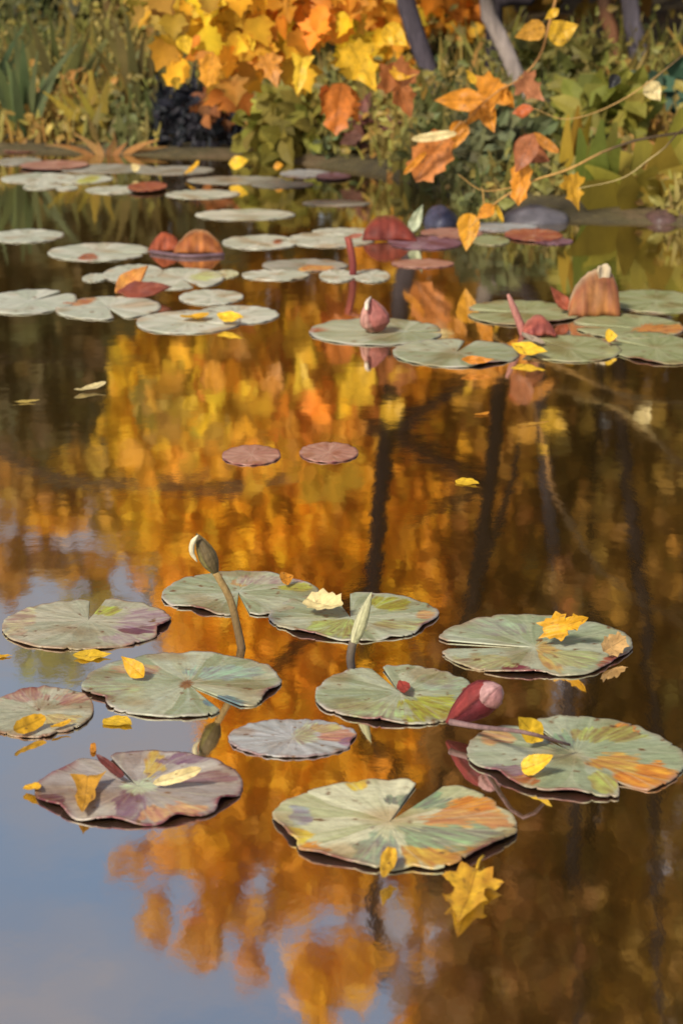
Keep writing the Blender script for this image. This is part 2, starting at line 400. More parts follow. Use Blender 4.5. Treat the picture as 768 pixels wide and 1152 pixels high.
pad(398, 695, 190, 54, BLUE, 'blue green pad with olive stripe, carrying a cream leaf', 96, 6, apex=(394, 697), near=True, lift=.006,
    cuts=((-60, 8, .06), (-150, 9, .05)), curls=((-125, 35, .010), (-20, 28, .006)),
    patches=((440, 682, 24, 7, (.30, .29, .04)), (384, 708, 12, 6, ORG), (375, 708, 28, 10, (.31, .32, .10)), (460, 706, 40, 6, (.34, .33, .14)), (478, 695, 12, 5, (.45, .25, .10))))
pad(446, 784, 182, 68, BLUE, 'grey green pad with yellow green front, under the fat red bud', 108, 5, apex=(450, 782), near=True, lift=.006,
    cuts=((-140, 9, .04),), curls=((-110, 40, .008),),
    patches=((480, 800, 40, 14, (.33, .32, .05)), (500, 772, 34, 8, (.32, .37, .25)), (420, 802, 40, 10, (.33, .35, .18)), (530, 790, 10, 14, RUST)))
pad(602, 728, 222, 70, GREEN, 'green pad with wedge notch pointing left, holding an orange maple leaf', 176, 9, apex=(600, 731), near=True, lift=.006,
    cuts=((-90, 8, .05),), curls=((-100, 30, .010), (-30, 40, .006)),
    patches=((575, 755, 16, 4, (.18, .03, .05)), (615, 740, 12, 16, (.42, .28, .09)), (540, 747, 34, 8, (.34, .31, .14)), (685, 750, 24, 7, RUST), (640, 745, 30, 8, (.33, .33, .15)), (560, 710, 40, 9, (.30, .33, .22))))
pad(330, 832, 146, 42, LAV, 'small lavender grey pad between the rose pad and the grey green pad', None, near=True, lift=.005, curls=((-10, 25, .004),),
    patches=((345, 828, 14, 12, (.38, .38, .24)), (378, 829, 24, 7, (.42, .20, .12)), (366, 822, 18, 5, (.38, .27, .12)), (390, 838, 10, 5, WINE['b'])))
pad(283, 513, 66, 22, PINK, 'pink oval floating leaf, left of two in the golden reflection', None, lift=.003, wave=.5)
pad(370, 510, 66, 22, PINK, 'pink oval floating leaf, right of two in the golden reflection', None, lift=.003, wave=.5)
# right-hand middle distance
pad(423, 374, 150, 30, BLUE, 'pale blue green pad with a pink bud standing on it and a red notch', -4, 12, apex=(455, 374), patches=((352, 373, 14, 3, RUST),), lift=.006)
pad(513, 398, 142, 32, BLUE, 'blue green pad in front of the pink bud pad, orange leaf at its front edge', 72, 6, lift=.006, curls=((-60, 30, .012),))
pad(640, 393, 114, 30, OLIVE, 'olive pad right of the yellow leaf, in the right hand group', 130, 6, lift=.006, curls=((20, 30, .008),))
pad(738, 393, 106, 36, OLIVE, 'olive pad cut by the right edge, frontmost there', 150, 6, lift=.006, curls=((-120, 40, .010),))
pad(706, 368, 124, 28, OLIVE, 'olive pad with an orange flap along its right side, behind the frontmost right pad', 172, 7, lift=.006, apex=(720, 370), patches=((740, 372, 30, 6, (.50, .2, .05)),))
pad(587, 353, 128, 28, OLIVE, 'olive pad beside the red cup leaf and its slanting stem', 178, 9, apex=(592, 352), lift=.008, curls=((-70, 50, .012),))
pad(738, 340, 112, 26, OLIVE, 'olive pad reaching the right edge behind the big folded leaf', None, lift=.006)
pad(475, 297, 70, 10, PINK, 'thin tan pad alone beside the trunk reflection', None, lift=.004)
# left-hand and centre distance
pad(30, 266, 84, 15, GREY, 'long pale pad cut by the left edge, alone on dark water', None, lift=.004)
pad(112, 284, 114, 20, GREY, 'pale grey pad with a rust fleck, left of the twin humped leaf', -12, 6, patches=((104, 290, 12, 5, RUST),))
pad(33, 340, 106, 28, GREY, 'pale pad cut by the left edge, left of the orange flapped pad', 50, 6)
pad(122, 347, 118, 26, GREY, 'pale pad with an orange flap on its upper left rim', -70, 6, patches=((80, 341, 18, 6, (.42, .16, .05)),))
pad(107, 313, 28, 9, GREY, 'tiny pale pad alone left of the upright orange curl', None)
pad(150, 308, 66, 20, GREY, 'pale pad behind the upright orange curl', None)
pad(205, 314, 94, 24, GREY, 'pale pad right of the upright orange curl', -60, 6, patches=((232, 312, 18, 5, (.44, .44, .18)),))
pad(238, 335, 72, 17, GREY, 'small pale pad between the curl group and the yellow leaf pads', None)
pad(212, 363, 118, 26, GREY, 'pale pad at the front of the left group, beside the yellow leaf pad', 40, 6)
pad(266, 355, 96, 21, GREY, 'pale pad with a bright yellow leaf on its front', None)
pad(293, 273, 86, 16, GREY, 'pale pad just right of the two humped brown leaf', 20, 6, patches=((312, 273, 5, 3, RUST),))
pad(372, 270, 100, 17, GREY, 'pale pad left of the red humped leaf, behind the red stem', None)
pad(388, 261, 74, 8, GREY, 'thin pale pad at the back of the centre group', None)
pad(254, 309, 30, 9, CREAM, 'tiny cream pad at the centre between two groups', None)
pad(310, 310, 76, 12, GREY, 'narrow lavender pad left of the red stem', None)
pad(343, 299, 96, 14, DULL, 'tan pad with an orange tint, left of the red stem', None, patches=((356, 303, 22, 4, (.55, .25, .07)),))
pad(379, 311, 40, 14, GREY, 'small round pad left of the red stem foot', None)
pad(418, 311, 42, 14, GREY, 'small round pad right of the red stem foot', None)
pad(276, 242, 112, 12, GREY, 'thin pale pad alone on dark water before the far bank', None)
pad(378, 229, 76, 7, DULL, 'faint thin pad before the bank, right of the lone pale pad', None)
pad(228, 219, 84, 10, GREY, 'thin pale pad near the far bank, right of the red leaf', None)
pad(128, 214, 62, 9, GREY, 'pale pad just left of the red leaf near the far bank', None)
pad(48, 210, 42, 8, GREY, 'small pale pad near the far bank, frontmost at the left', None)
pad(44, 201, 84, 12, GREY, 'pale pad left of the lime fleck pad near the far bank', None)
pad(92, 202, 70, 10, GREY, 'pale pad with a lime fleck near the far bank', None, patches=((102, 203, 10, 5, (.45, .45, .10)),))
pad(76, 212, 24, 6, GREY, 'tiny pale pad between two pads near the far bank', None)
pad(22, 182, 50, 9, DULL, 'dull pad at the left edge of the far bank', None)
pad(120, 190, 110, 10, DULL, 'long dull grey pad against the left bank', None)
pad(196, 192, 90, 10, DULL, 'dull grey pad against the bank under the dark hollow', None)
pad(265, 203, 110, 9, DULL, 'long dull pad near the bank before the pale green bush', None)
pad(345, 196, 60, 9, LAV, 'lavender pad against the bank right of the pale green bush', None)
pad(318, 208, 70, 8, DULL, 'dull pad on olive water right of the long dull pad', None)
pad(30, 168, 56, 8, PINK, 'reddish purple pad at the foot of the left reeds', None, lift=.02)
pad(62, 188, 76, 10, PINK, 'pinkish raised pad at the left near the bank', None, lift=.05)
pad(166, 213, 44, 11, dict(PINK, a=(.26, .06, .03), b=(.4, .12, .04)), 'rusty red pad near the far bank at the left', None, lift=.06)
pad(375, 200, 40, 8, WINE, 'dark wine pad against the bank beside the lavender pad', None, lift=.03)
pad(478, 274, 84, 15, WINE, 'wine purple pad under the red humped leaf', -170, 6, lift=.006)
pad(508, 263, 70, 12, PINK, 'reddish pad between the red humped leaf and the hanging orange leaf', None, lift=.006)
pad(551, 271, 44, 11, OLIVE, 'yellow green pad right of the hanging orange leaf', None)
pad(600, 266, 66, 14, dict(PINK, a=(.28, .06, .03), b=(.4, .14, .06)), 'rust red pad below the grey stone', None, lift=.025)
pad(622, 272, 44, 8, WINE, 'mauve pad at the front of the rust red pad', None, lift=.006)
pad(560, 256, 90, 10, LAV, 'long lavender pad along the shore before the grey stone', None)

# ------------------------------------------------------------------ leaves
OVAL = [(0, 0), (.06, .07), (.20, .20), (.34, .26), (.48, .235), (.66, .185), (.83, .09), (1, 0)]
STRIP = [(0, 0), (.05, .05), (.2, .10), (.5, .12), (.8, .10), (.95, .05), (1, 0)]
BROAD = [(0, 0), (.04, .17), (.14, .30), (.32, .36), (.45, .31), (.58, .27), (.75, .17), (.9, .07), (1, 0)]
MAPLE = [(0, 0), (.02, .10), (-.08, .30), (.06, .30), (.10, .40), (.18, .36), (.30, .58), (.38, .42), (.47, .40), (.44, .22), (.60, .26), (.64, .33), (.74, .18), (.84, .14), (1, 0)]
TRI = [(0, 0), (-.06, .10), (-.10, .36), (.10, .26), (.28, .17), (.50, .20), (.72, .13), (.88, .06), (1, 0)]
FLARE = [(0, 0), (.1, .05), (.4, .09), (.7, .14), (.9, .22), (1.0, .16), (1, .05), (.97, 0)]
LONGM = [(0, 0), (.05, .08), (.00, .24), (.14, .27), (.22, .46), (.33, .36), (.38, .22), (.52, .24), (.58, .32), (.66, .18), (.82, .09), (1, 0)]
TORN = [(0, 0), (.05, .22), (.2, .26), (.28, .38), (.45, .30), (.52, .36), (.7, .24), (.82, .30), (.9, .12), (1, .04)]
def leaf_mesh(base, tip, nrm, shape, col, ratio=1.0, fold=.2, bend=.15, col2=None, stalk=0.0, skew=0.0):
    a = tip - base; ln = a.length; a.normalize()
    n = (nrm - a * nrm.dot(a)).normalized(); l = n.cross(a)
    out = shape + [(u, -v) for u, v in reversed(shape[1:-1])]
    fine = []
    for q in range(len(out)):
        (u0, v0), (u1, v1) = out[q], out[(q + 1) % len(out)]
        for k in range(4): fine.append((u0 + (u1 - u0) * k / 4 + .008 * N(q * 3.1, k * 2.7, base.x * 5), v0 + (v1 - v0) * k / 4 + .010 * N(q * 2.3, k * 3.9, base.y * 5)))
    out = fine
    mb = MB(); vs, cs = [], []
    col2 = col2 or tuple(x * .72 for x in col)
    def P(u, v):
        return base + a * (u * ln) + l * ((v + skew * u * (1 - u)) * ln * ratio) + n * (ln * (fold * abs(v) * ratio + bend * (u - .5) ** 2 * 2 - bend * .2 + .05 * N(u * 4 + base.x * 9, v * 5 + base.y * 9)))
    m = len(out); rings = 11
    vs.append(P(.42, 0)); cs.append(mix(col, col2, .3))
    for r in range(1, rings + 1):
        t = r / rings
        for k, (u, v) in enumerate(out):
            uu, vv = .42 + (u - .42) * t, v * t
            vs.append(P(uu, vv))
            q = .5 + .9 * N(uu * 5 + base.x * 31, vv * 6 + base.y * 17, 4)
            cc = mix(col, col2, q * .8 + (.3 if t == 1 else 0))
            rib = max(0, 1 - abs(vv) / .022); side = max(0, 1 - abs(((uu - abs(vv) * .9) * 5.5) % 1 - .5) / .10)
            cc = mix(cc, tuple(x * .62 for x in col2), max(rib * .8, side * .45))
            cc = mix(cc, (.14, .06, .02), (N(uu * 11 + base.x * 40, vv * 13, base.y * 9) - .48) * 4)
            cs.append(cc)
    fs = [(0, 1 + k, 1 + (k + 1) % m) for k in range(m)]
    for r in range(rings - 1):
        for k in range(m):
            k2 = (k + 1) % m
            fs.append((1 + r * m + k, 1 + (r + 1) * m + k, 1 + (r + 1) * m + k2, 1 + r * m + k2))
    mb.add(vs, fs, cs)
    if stalk:
        s0 = P(.0, 0); mb.tube(spline([s0, s0 - a * ln * stalk * .5 + n * ln * .012, s0 - a * ln * stalk + l * ln * .015], 5), [ln * .012] * 6, tuple(x * .8 for x in col), 5)
    return mb
UP = Vector((0, 0, 1))
def fallen(b, t, shape, col, label, ratio=1.0, z0=.008, z1=.010, fold=.2, bend=.18, stalk=0.0, nrm=None, col2=None, skew=0.0, mid=None):
    base, tip = onz(b[0], b[1], z0), onz(t[0], t[1], z1)
    n = nrm or Vector((U(-.15, .15), -.25, 1))
    if max(z0, z1) <= .007: n, fold, bend = Vector((U(-.1, .1), -.1, 1)), .10, .06      # afloat: flat on the water
    elif z0 > .008 and z1 > .010 and nrm is None: z0, z1 = .008, .010
    mb = leaf_mesh(base, tip, n, shape, col, ratio, fold, bend, col2, stalk, skew)
    o = mb.build('fallen_leaf', M_LEAF, loc=base)
    # no part of the leaf dips below its support
    lo = min(v.co.z for v in o.data.vertices) + base.z
    floor = min(z0, z1) - .0008
    if lo < floor: o.location.z += floor - lo
    return tag(o, label, 'leaf', 'fallen leaves on pads and water')
Y1, Y2, O1, O2, CR = (.88, .54, .03), (.80, .42, .02), (.68, .26, .02), (.55, .15, .02), (.78, .62, .28)
TOCAM = Vector((0, -.9, .45))
fallen((82, 739), (126, 737), OVAL, Y1, 'yellow leaf on the water against the two lobed dull green pad', 1.5, z0=.0015, z1=.002, nrm=Vector((0, -.9, .7)))
fallen((163, 763), (137, 739), OVAL, Y2, 'orange yellow leaf on the upper left of the blue green pad with the hole', 1.0, z1=.03, nrm=TOCAM)
fallen((15, 828), (50, 812), STRIP, Y2, 'longer yellow leaf on the front of the beige green pad at the left edge', 1.6, nrm=TOCAM)
fallen((57, 819), (80, 811), STRIP, Y2, 'short yellow leaf on the front rim of the beige green pad', 1.3)
fallen((118, 808), (149, 816), OVAL, Y1, 'small yellow leaf on blue water below the pad with the hole', 1.6, z0=.0015, z1=.002, nrm=Vector((0, -.6, .8)))
fallen((105, 848), (105, 836), STRIP, O1, 'tiny orange leaf on the blue water above the rose pad', .9, z0=.0015, z1=.002)
fallen((-8, 739), (15, 737), OVAL, Y2, 'yellow leaf at the very left edge on the water', 1.0, z0=.0015, z1=.002)
fallen((99, 880), (93, 917), TRI, (.68, .33, .03), 'torn orange yellow leaf lying on the left of the rose pad', .55, fold=.06, bend=.08, nrm=Vector((0, -.2, 1)))
fallen((173, 882), (228, 865), STRIP, CR, 'long cream leaf strip lying on the rose pad', 1.0, z1=.03, nrm=TOCAM)
fallen((30, 884), (46, 888), OVAL, Y2, 'tiny yellow leaf touching the left rim of the rose pad', 1.2, z0=.004, z1=.01)
fallen((440, 956), (430, 992), BROAD, (.72, .40, .03), 'yellow leaf drooping over the front rim of the cream and green pad', .36, z0=.020, z1=.012, nrm=Vector((0, -.5, .8)))
fallen((536, 982), (514, 1045), LONGM, (.80, .46, .03), 'golden maple leaf with stalk on dark water in front of the nearest pad', .49, z0=.002, z1=.002, stalk=.25, nrm=Vector((0, -.1, 1)), col2=(.52, .22, .02))
fallen((609, 833), (581, 806), OVAL, Y1, 'bright yellow leaf standing in the notch of the orange patched pad', 1.15, z0=.012, z1=.05, nrm=TOCAM)
fallen((587, 868), (623, 852), BROAD, Y1, 'yellow leaf lying on the left of the orange patched pad', .9, z1=.030, nrm=Vector((0, -.6, .7)))
fallen((613, 716), (664, 702), MAPLE, (.76, .38, .02), 'orange maple leaf standing on the wedge notched pad', .5, z0=.014, z1=.045, nrm=TOCAM, bend=.3)
fallen((676, 739), (703, 723), TORN, (.74, .44, .16), 'crumpled peach leaf on the right rim of the wedge notched pad', .8, z0=.008, z1=.016, nrm=TOCAM, fold=.4)
fallen((345, 678), (386, 684), TORN, CR, 'crumpled cream leaf on the pad with the olive stripe', .9, z0=.018, z1=.022, nrm=Vector((0, -.5, .8)), fold=.4)
fallen((315, 658), (330, 653), BROAD, O1, 'small orange leaf on the right rim of the pad behind the stalked bud', 1.2, nrm=TOCAM)
fallen((450, 768), (459, 782), OVAL, (.36, .05, .03), 'small dark red leaf on the grey green pad', .6, nrm=TOCAM)
fallen((245, 359), (276, 363), OVAL, Y1, 'bright yellow leaf on the front pale pad of the left group', .9, z0=.014, z1=.014, nrm=Vector((0, -.6, .8)))
fallen((214, 356), (228, 360), OVAL, Y2, 'small gold leaf where two pale pads meet at the left', 2.0)
fallen((575, 392), (617, 401), OVAL, Y1, 'yellow leaf between two pads of the right hand group', .8, z0=.018, z1=.012, nrm=Vector((0, -.6, .8)))
fallen((518, 409), (556, 409), OVAL, (.62, .22, .02), 'orange leaf at the front rim of the blue green pad on the right', .55, z0=.012, z1=.012, nrm=Vector((0, -.8, .6)))
fallen((680, 384), (694, 384), BROAD, Y1, 'small yellow leaf between the olive pads at the right', 1.6, z0=.016, z1=.016, nrm=TOCAM)
fallen((84, 441), (119, 431), STRIP, CR, 'narrow cream leaf afloat on the dark left water', 1.6, z0=.004, z1=.012)
fallen((512, 541), (539, 545), OVAL, Y1, 'yellow leaf afloat on the brown reflection at the right', 1.5, z0=.0015, z1=.002)
fallen((580, 479), (618, 475), STRIP, (.5, .25, .03), 'thin ochre leaf afloat beside the trunk reflection', .5, z0=.0015, z1=.002)
fallen((14, 453), (46, 451), STRIP, (.5, .35, .08), 'thin ochre leaf afloat at the far left', .6, z0=.0015, z1=.002)
fallen((538, 465), (547, 467), OVAL, O1, 'tiny orange leaf afloat between the trunk reflections', 3.0, z0=.0015, z1=.002)
fallen((258, 190), (280, 186), OVAL, Y1, 'bright yellow leaf floating by the far bank, largest there', 1.2, z0=.03, z1=.05, nrm=TOCAM)
fallen((308, 191), (319, 189), OVAL, (.75, .34, .02), 'orange leaf floating by the far bank', 1.5, z0=.03, z1=.04, nrm=TOCAM)
fallen((214, 194), (222, 194), OVAL, Y2, 'tiny gold leaf by the far bank', 1.5, z0=.02, z1=.03, nrm=TOCAM)
fallen((148, 193), (158, 190), BROAD, CR, 'tiny cream leaf by the far bank at the left', 1.4, z0=.02, z1=.03, nrm=TOCAM)
fallen((600, 382), (596, 388), OVAL, (.6, .45, .3), 'tiny pale leaf scrap at the foot of the red cup leaf', 1.4, z0=.012, z1=.014, nrm=TOCAM)

fallen((142, 879), (111, 853), STRIP, (.15, .035, .025), 'dark red folded notch edge of the rose pad, added as a leaf strip', .6, z1=.014, nrm=TOCAM)  # folded edge of the pad itself, added as a separate strip
# ------------------------------------------------------------------ buds, curled leaves
def bud_mesh(p0, p1, rad, cols, prof=None, sides=44, lit=None):
    prof = prof or [(0, .35), (.1, .62), (.25, .9), (.42, 1.0), (.6, .88), (.78, .6), (.92, .28), (1, .03)]
    ax = (p1 - p0); d = ax.normalized(); x = d.cross(Vector((0.2, 1, .1))).normalized(); y = d.cross(x)
    mb = MB(); vs, cs = [], []
    fine = []
    for i in range(25):
        t = i / 24
        for (t0, r0), (t1, r1) in zip(prof, prof[1:]):
            if t0 <= t <= t1: fine.append((t, r0 + (r1 - r0) * (t - t0) / (t1 - t0))); break
    for t, r in fine:
        for k in range(sides):
            a = 2 * math.pi * k / sides
            rr = rad * r * (.90 + .17 * ((a / (2 * math.pi) * 4 + .3 * t) % 1) ** .7 * min(1, t * 5) + .03 * N(a * 2.2, t * 4, rad * 90))
            vs.append(p0 + ax * t + (x * math.cos(a) + y * math.sin(a)) * rr)
            q = (a / (2 * math.pi) * 4 + .3 * t) % 1
            c = cols[int((a / (2 * math.pi) * 4 + .3 * t)) % len(cols)]
            c = mix(c, tuple(v * .45 for v in c), max(0, 1 - min(q, 1 - q) / .10) * .8)
            cs.append(tuple(v * (1 + .22 * N(t * 3, k * .9, p0.x * 20) + .30 * N(t * 1.5, a * 9, p0.x * 7)) for v in c))
    n = len(fine)
    fs = [(i * sides + k, i * sides + (k + 1) % sides, (i + 1) * sides + (k + 1) % sides, (i + 1) * sides + k) for i in range(n - 1) for k in range(sides)]
    fs += [tuple(range(sides - 1, -1, -1)), tuple((n - 1) * sides + k for k in range(sides))]
    mb.add(vs, fs, cs); return mb

# tall stalked bud
Yb = onz(273, 729).y
root = thing('water_lily_bud', onz(273, 729), 'tall olive bud with pale edge on a curved stalk rising from the water', 'bud', 'water lily buds')
mb = MB(); mb.tube(spline([aty(273, 735, Yb), aty(267, 706, Yb), aty(258, 672, Yb), aty(240, 640, Yb)], 14), [.0065 - .0001 * i for i in range(15)], (.10, .06, .03), 10, (.34, .22, .08)); mb.build('stem', M_STEM, root)
bud_mesh(aty(243, 645, Yb), aty(221, 600, Yb), .0135, [(.16, .13, .04), (.10, .07, .03), (.20, .14, .05), (.13, .10, .03)]).build('bud', M_STEM, root)
mb = MB()
pts = [aty(x, y, Yb - .014) for x, y in ((223, 602), (217, 610), (216, 622), (222, 632))]
mb.tube(spline(pts, 10), [.001, .002, .003, .0038, .004, .0042, .004, .0036, .003, .002, .001], (.72, .62, .38), 6); o = mb.build('sepal', M_STEM, root); o['label'] = 'pale cream sepal edge'
# slim pale bud
Yb = onz(395, 752).y
root = thing('water_lily_bud', onz(395, 752), 'slim pale green bud on a short dark stalk before the olive striped pad', 'bud', 'water lily buds')
mb = MB(); mb.tube(spline([aty(396, 756, Yb), aty(394, 740, Yb), aty(397, 722, Yb)], 8), [.006] * 9, (.05, .04, .04), 10, (.12, .09, .06)); mb.build('stem', M_STEM, root)
bud_mesh(aty(396, 728, Yb), aty(418, 666, Yb), .0092, [(.50, .47, .27), (.42, .40, .22), (.22, .24, .13), (.38, .34, .18)]).build('bud', M_STEM, root)
# fat red bud lying on the pad
pb = onz(508, 811, .015); Yb = pb.y
root = thing('water_lily_bud', pb, 'fat wine red bud with blunt pink tip leaning on the grey green pad', 'bud', 'water lily buds')
p0, p1 = aty(502, 813, Yb), aty(556, 775, Yb - .01)
bud_mesh(p0, p1, .0225, [(.20, .030, .026), (.11, .014, .018), (.30, .075, .035), (.16, .022, .022)], prof=[(0, .12), (.15, .42), (.4, .78), (.65, 1.0), (.85, .92), (1, .55)]).build('bud', M_STEM, root)
o = bud_mesh(aty(543, 789, Yb - .015), aty(563, 772, Yb - .022), .0175, [(.42, .23, .21), (.32, .15, .14), (.48, .30, .27), (.30, .14, .13)], prof=[(0, .7), (.3, 1), (.6, .95), (.85, .6), (1, .1)]).build('petal', M_STEM, root); o['label'] = 'blunt pink petal tip'
mb = MB(); mb.tube(spline([onz(506, 812, .02), onz(540, 818, .025), onz(590, 824, .055), onz(640, 838, .018)], 12), [.0042 - .0002 * i for i in range(13)], (.20, .12, .11), 8); mb.build('stem', M_STEM, root)
# small pink bud on far pad
pb = onz(424, 371, .01); Yb = pb.y
root = thing('water_lily_bud', pb, 'small pink brown bud upright on a distant blue green pad', 'bud', 'water lily buds')
bud_mesh(aty(424, 372, Yb), aty(416, 335, Yb), .040, [(.44, .22, .17), (.30, .10, .08), (.40, .18, .14), (.26, .08, .07)], prof=[(0, .55), (.2, .95), (.4, 1), (.65, .75), (.88, .35), (1, .05)]).build('bud', M_STEM, root)
mb = MB(); mb.tube(spline([aty(412, 349, Yb - .045), aty(413, 340, Yb - .03), aty(417, 334, Yb)], 6), [.004, .006, .006, .006, .005, .003, .002], (.68, .55, .42), 6); o = mb.build('sepal', M_STEM, root); o['label'] = 'pale sepal tip'

def hump(parent, x0, x1, yb, yt, depth, c0, c1, lean=0.0, rim=None, name='lobe', dz=0.0, tipx=.5, pw=.62):
    """leathery leaf arched up out of the water: a hollow half shell"""
    a, b = onz(x0, yb, dz), onz(x1, yb, dz); Y = (a.y + b.y) / 2
    k = ppm(a); H = (yb - yt) / k
    mb = MB(); NU, NV = 30, 12; vs, cs = [], []
    for i in range(NU + 1):
        u = i / NU
        prof = math.sin(math.pi * u ** (math.log(.5) / math.log(max(.05, min(.95, tipx))))) ** pw
        prof *= 1 + .10 * N(u * 4, x0 * .1) + .05 * N(u * 15, x0)
        for j in range(NV + 1):
            v = j / NV; th = v * math.pi * .62
            z = H * prof * math.sin(min(th, math.pi / 2) if th < math.pi / 2 else math.pi - th) + dz
            y = Y - depth * .5 + depth * (1 - math.cos(th)) * .6 * (.25 + .75 * prof) + .01 * N(u * 5, v * 3)
            x = a.x + (b.x - a.x) * u + lean * z
            vs.append((x, y, max(z, .004)))
            q = .5 + .7 * N(u * 3 + x0, v * 3) + .35 * math.sin(u * 42 + v) * .4
            c = mix(c0, c1, q)
            c = tuple(k_ * (1 + .22 * N(u * 16 + x0, v * 1.5) + .5 * N(u * 4 + x0, v * 4, 2.2) + .2 * N(u * 45, v * 3, x0)) for k_ in c)
            if rim and v > .55 : c = mix(c, rim, (v - .55) * 3)
            cs.append(c)
    mb.add(vs, [(i * (NV + 1) + j, (i + 1) * (NV + 1) + j, (i + 1) * (NV + 1) + j + 1, i * (NV + 1) + j + 1) for i in range(NU) for j in range(NV)], cs)
    o = mb.build(name, M_CURL, parent)
    md = o.modifiers.new('thickness', 'SOLIDIFY'); md.thickness = .005; md.offset = -1
    return o
BR1, BR2 = (.33, .11, .02), (.15, .035, .015)
CUR = 'curled lily leaves standing out of the water'
r = thing('curled_lily_leaf', onz(212, 283), 'brown orange leaf with two humps standing out of the water', 'curled leaf', CUR)
hump(r, 196, 252, 283, 260, .12, BR1, BR2, rim=(.5, .3, .14)); hump(r, 168, 206, 281, 262, .10, (.28, .06, .02), BR2)
mb = MB(); mb.tube(spline([onz(170, 283, .006), onz(210, 288, .006), onz(252, 286, .006)], 10), [.006] * 11, (.15, .09, .10), 8); mb.build('rim', M_CURL, r)
r = thing('curled_lily_leaf', onz(155, 330), 'orange leaf edge curled upright over a dark red leaf', 'curled leaf', CUR)
Yq = onz(150, 331).y
o = leaf_mesh(aty(130, 330, Yq), aty(168, 299, Yq), TOCAM, OVAL, (.52, .23, .04), .95, .1, .1, (.34, .12, .03)).build('curled_edge', M_CURL, r)
o.modifiers.new('thickness', 'SOLIDIFY').thickness = .006
o = leaf_mesh(onz(132, 330, .012), onz(194, 323, .03), Vector((0, -.75, .6)), OVAL, (.13, .03, .02), .75, .2, .1, (.22, .05, .02)).build('blade', M_CURL, r)
o.modifiers.new('thickness', 'SOLIDIFY').thickness = .006
r = thing('curled_lily_leaf', onz(438, 268), 'deep red brown humped leaf left of the pale upright tip', 'curled leaf', CUR)
hump(r, 407, 468, 269, 243, .14, (.21, .035, .018), (.10, .02, .015), rim=(.2, .1, .03), tipx=.42)
r = thing('curled_lily_leaf', onz(468, 262), 'pale green leaf tip folded upright, narrow and pointed', 'curled leaf', CUR)
Yq = onz(468, 264).y - .1
o = leaf_mesh(aty(461, 264, Yq), aty(476, 229, Yq), TOCAM, OVAL, (.48, .50, .33), .75, .5, .1, (.2, .24, .14)).build('blade', M_CURL, r); o.modifiers.new('thickness', 'SOLIDIFY').thickness = .005
r = thing('curled_lily_leaf', onz(660, 350), 'large russet leaf folded into a cup with pale upper edge', 'curled leaf', CUR)
hump(r, 636, 694, 352, 303, .16, (.36, .15, .04), (.20, .065, .03), rim=(.45, .33, .2), tipx=.66, pw=.28)
Yq = onz(684, 350).y - .06
o = leaf_mesh(aty(687, 347, Yq), aty(675, 298, Yq), Vector((.3, -.8, .3)), FLARE, (.70, .58, .40), .8, .3, .12, (.55, .42, .25)).build('pale_edge', M_CURL, r); o.modifiers.new('thickness', 'SOLIDIFY').thickness = .005
o = leaf_mesh(aty(640, 350, Yq), aty(618, 322, Yq), TOCAM, OVAL, (.32, .08, .04), .8, .3, .1).build('side_lobe', M_CURL, r); o.modifiers.new('thickness', 'SOLIDIFY').thickness = .005
o = leaf_mesh(aty(670, 350, Yq), aty(694, 338, Yq), TOCAM, BROAD, (.24, .04, .03), 1.2, .3, .1).build('side_lobe', M_CURL, r); o.modifiers.new('thickness', 'SOLIDIFY').thickness = .005
r = thing('curled_lily_leaf', onz(604, 372), 'red cup shaped young leaf with a slanting red stem', 'curled leaf', CUR)
hump(r, 585, 623, 373, 356, .12, (.32, .08, .05), (.22, .05, .04), rim=(.4, .16, .1), dz=.01)
Yq = onz(590, 378).y
mb = MB(); mb.tube(spline([aty(590, 379, Yq), aty(582, 358, Yq), aty(571, 331, Yq)], 8), [.012, .012, .011, .011, .010, .010, .009, .007, .004], (.30, .10, .08), 8, (.40, .18, .14)); mb.build('stem', M_STEM, r)
Yq = onz(397, 310).y
r = thing('leaf_stem', onz(397, 311), 'thin red stem with a small cross shoot, upright between two small pads', 'stem')
mb = MB(); mb.tube(spline([aty(397, 312, Yq), aty(396, 290, Yq), aty(391, 266, Yq)], 6), [.011] * 7, (.16, .03, .03), 8, (.26, .06, .04)); mb.build('stem', M_STEM, r)
o = leaf_mesh(aty(391, 267, Yq - .01), aty(408, 264, Yq - .01), TOCAM, STRIP, (.34, .10, .05), 1.4, .2, .1).build('shoot', M_LEAF, r)

# ------------------------------------------------------------------ stones on the shore
def stone(x0, x1, yb, yt, col, label, seed):
    a, b = onz(x0, yb), onz(x1, yb); k = ppm(a); H = (yb - yt) / k; cx, cy = (a.x + b.x) / 2, a.y + .09
    mb = MB(); vs, cs = [], []; NU, NV = 28, 12
    for j in range(NV + 1):
        th = math.pi * j / NV
        for i in range(NU):
            p = 2 * math.pi * i / NU
            d = Vector((math.sin(th) * math.cos(p), math.sin(th) * math.sin(p), math.cos(th)))
            q = 1 + .16 * noise.noise(d * 1.4 + Vector((seed, 0, 0))) + .05 * noise.noise(d * 5)
            vs.append((cx + d.x * (b.x - a.x) / 2 * q, cy + d.y * .12 * q, d.z * H * q * 1.0)); cs.append(tuple(c * (1 + .4 * noise.noise(d * 3)) for c in col))
    mb.add(vs, [(j * NU + i, (j + 1) * NU + i, (j + 1) * NU + (i + 1) % NU, j * NU + (i + 1) % NU) for j in range(NV) for i in range(NU)], cs)
    tag(mb.build('stone', M_STONE, loc=(cx, cy, 0)), label, 'stone', 'stones at the water edge')
stone(566, 642, 252, 235, (.10, .09, .095), 'low rounded lavender grey stone at the water edge', 1.0)
stone(477, 515, 254, 236, (.05, .05, .08), 'dark slate blue stone behind the pale upright leaf tip', 4.0)
stone(726, 768, 252, 240, (.10, .055, .045), 'reddish grey stone at the right end of the shore', 7.0)

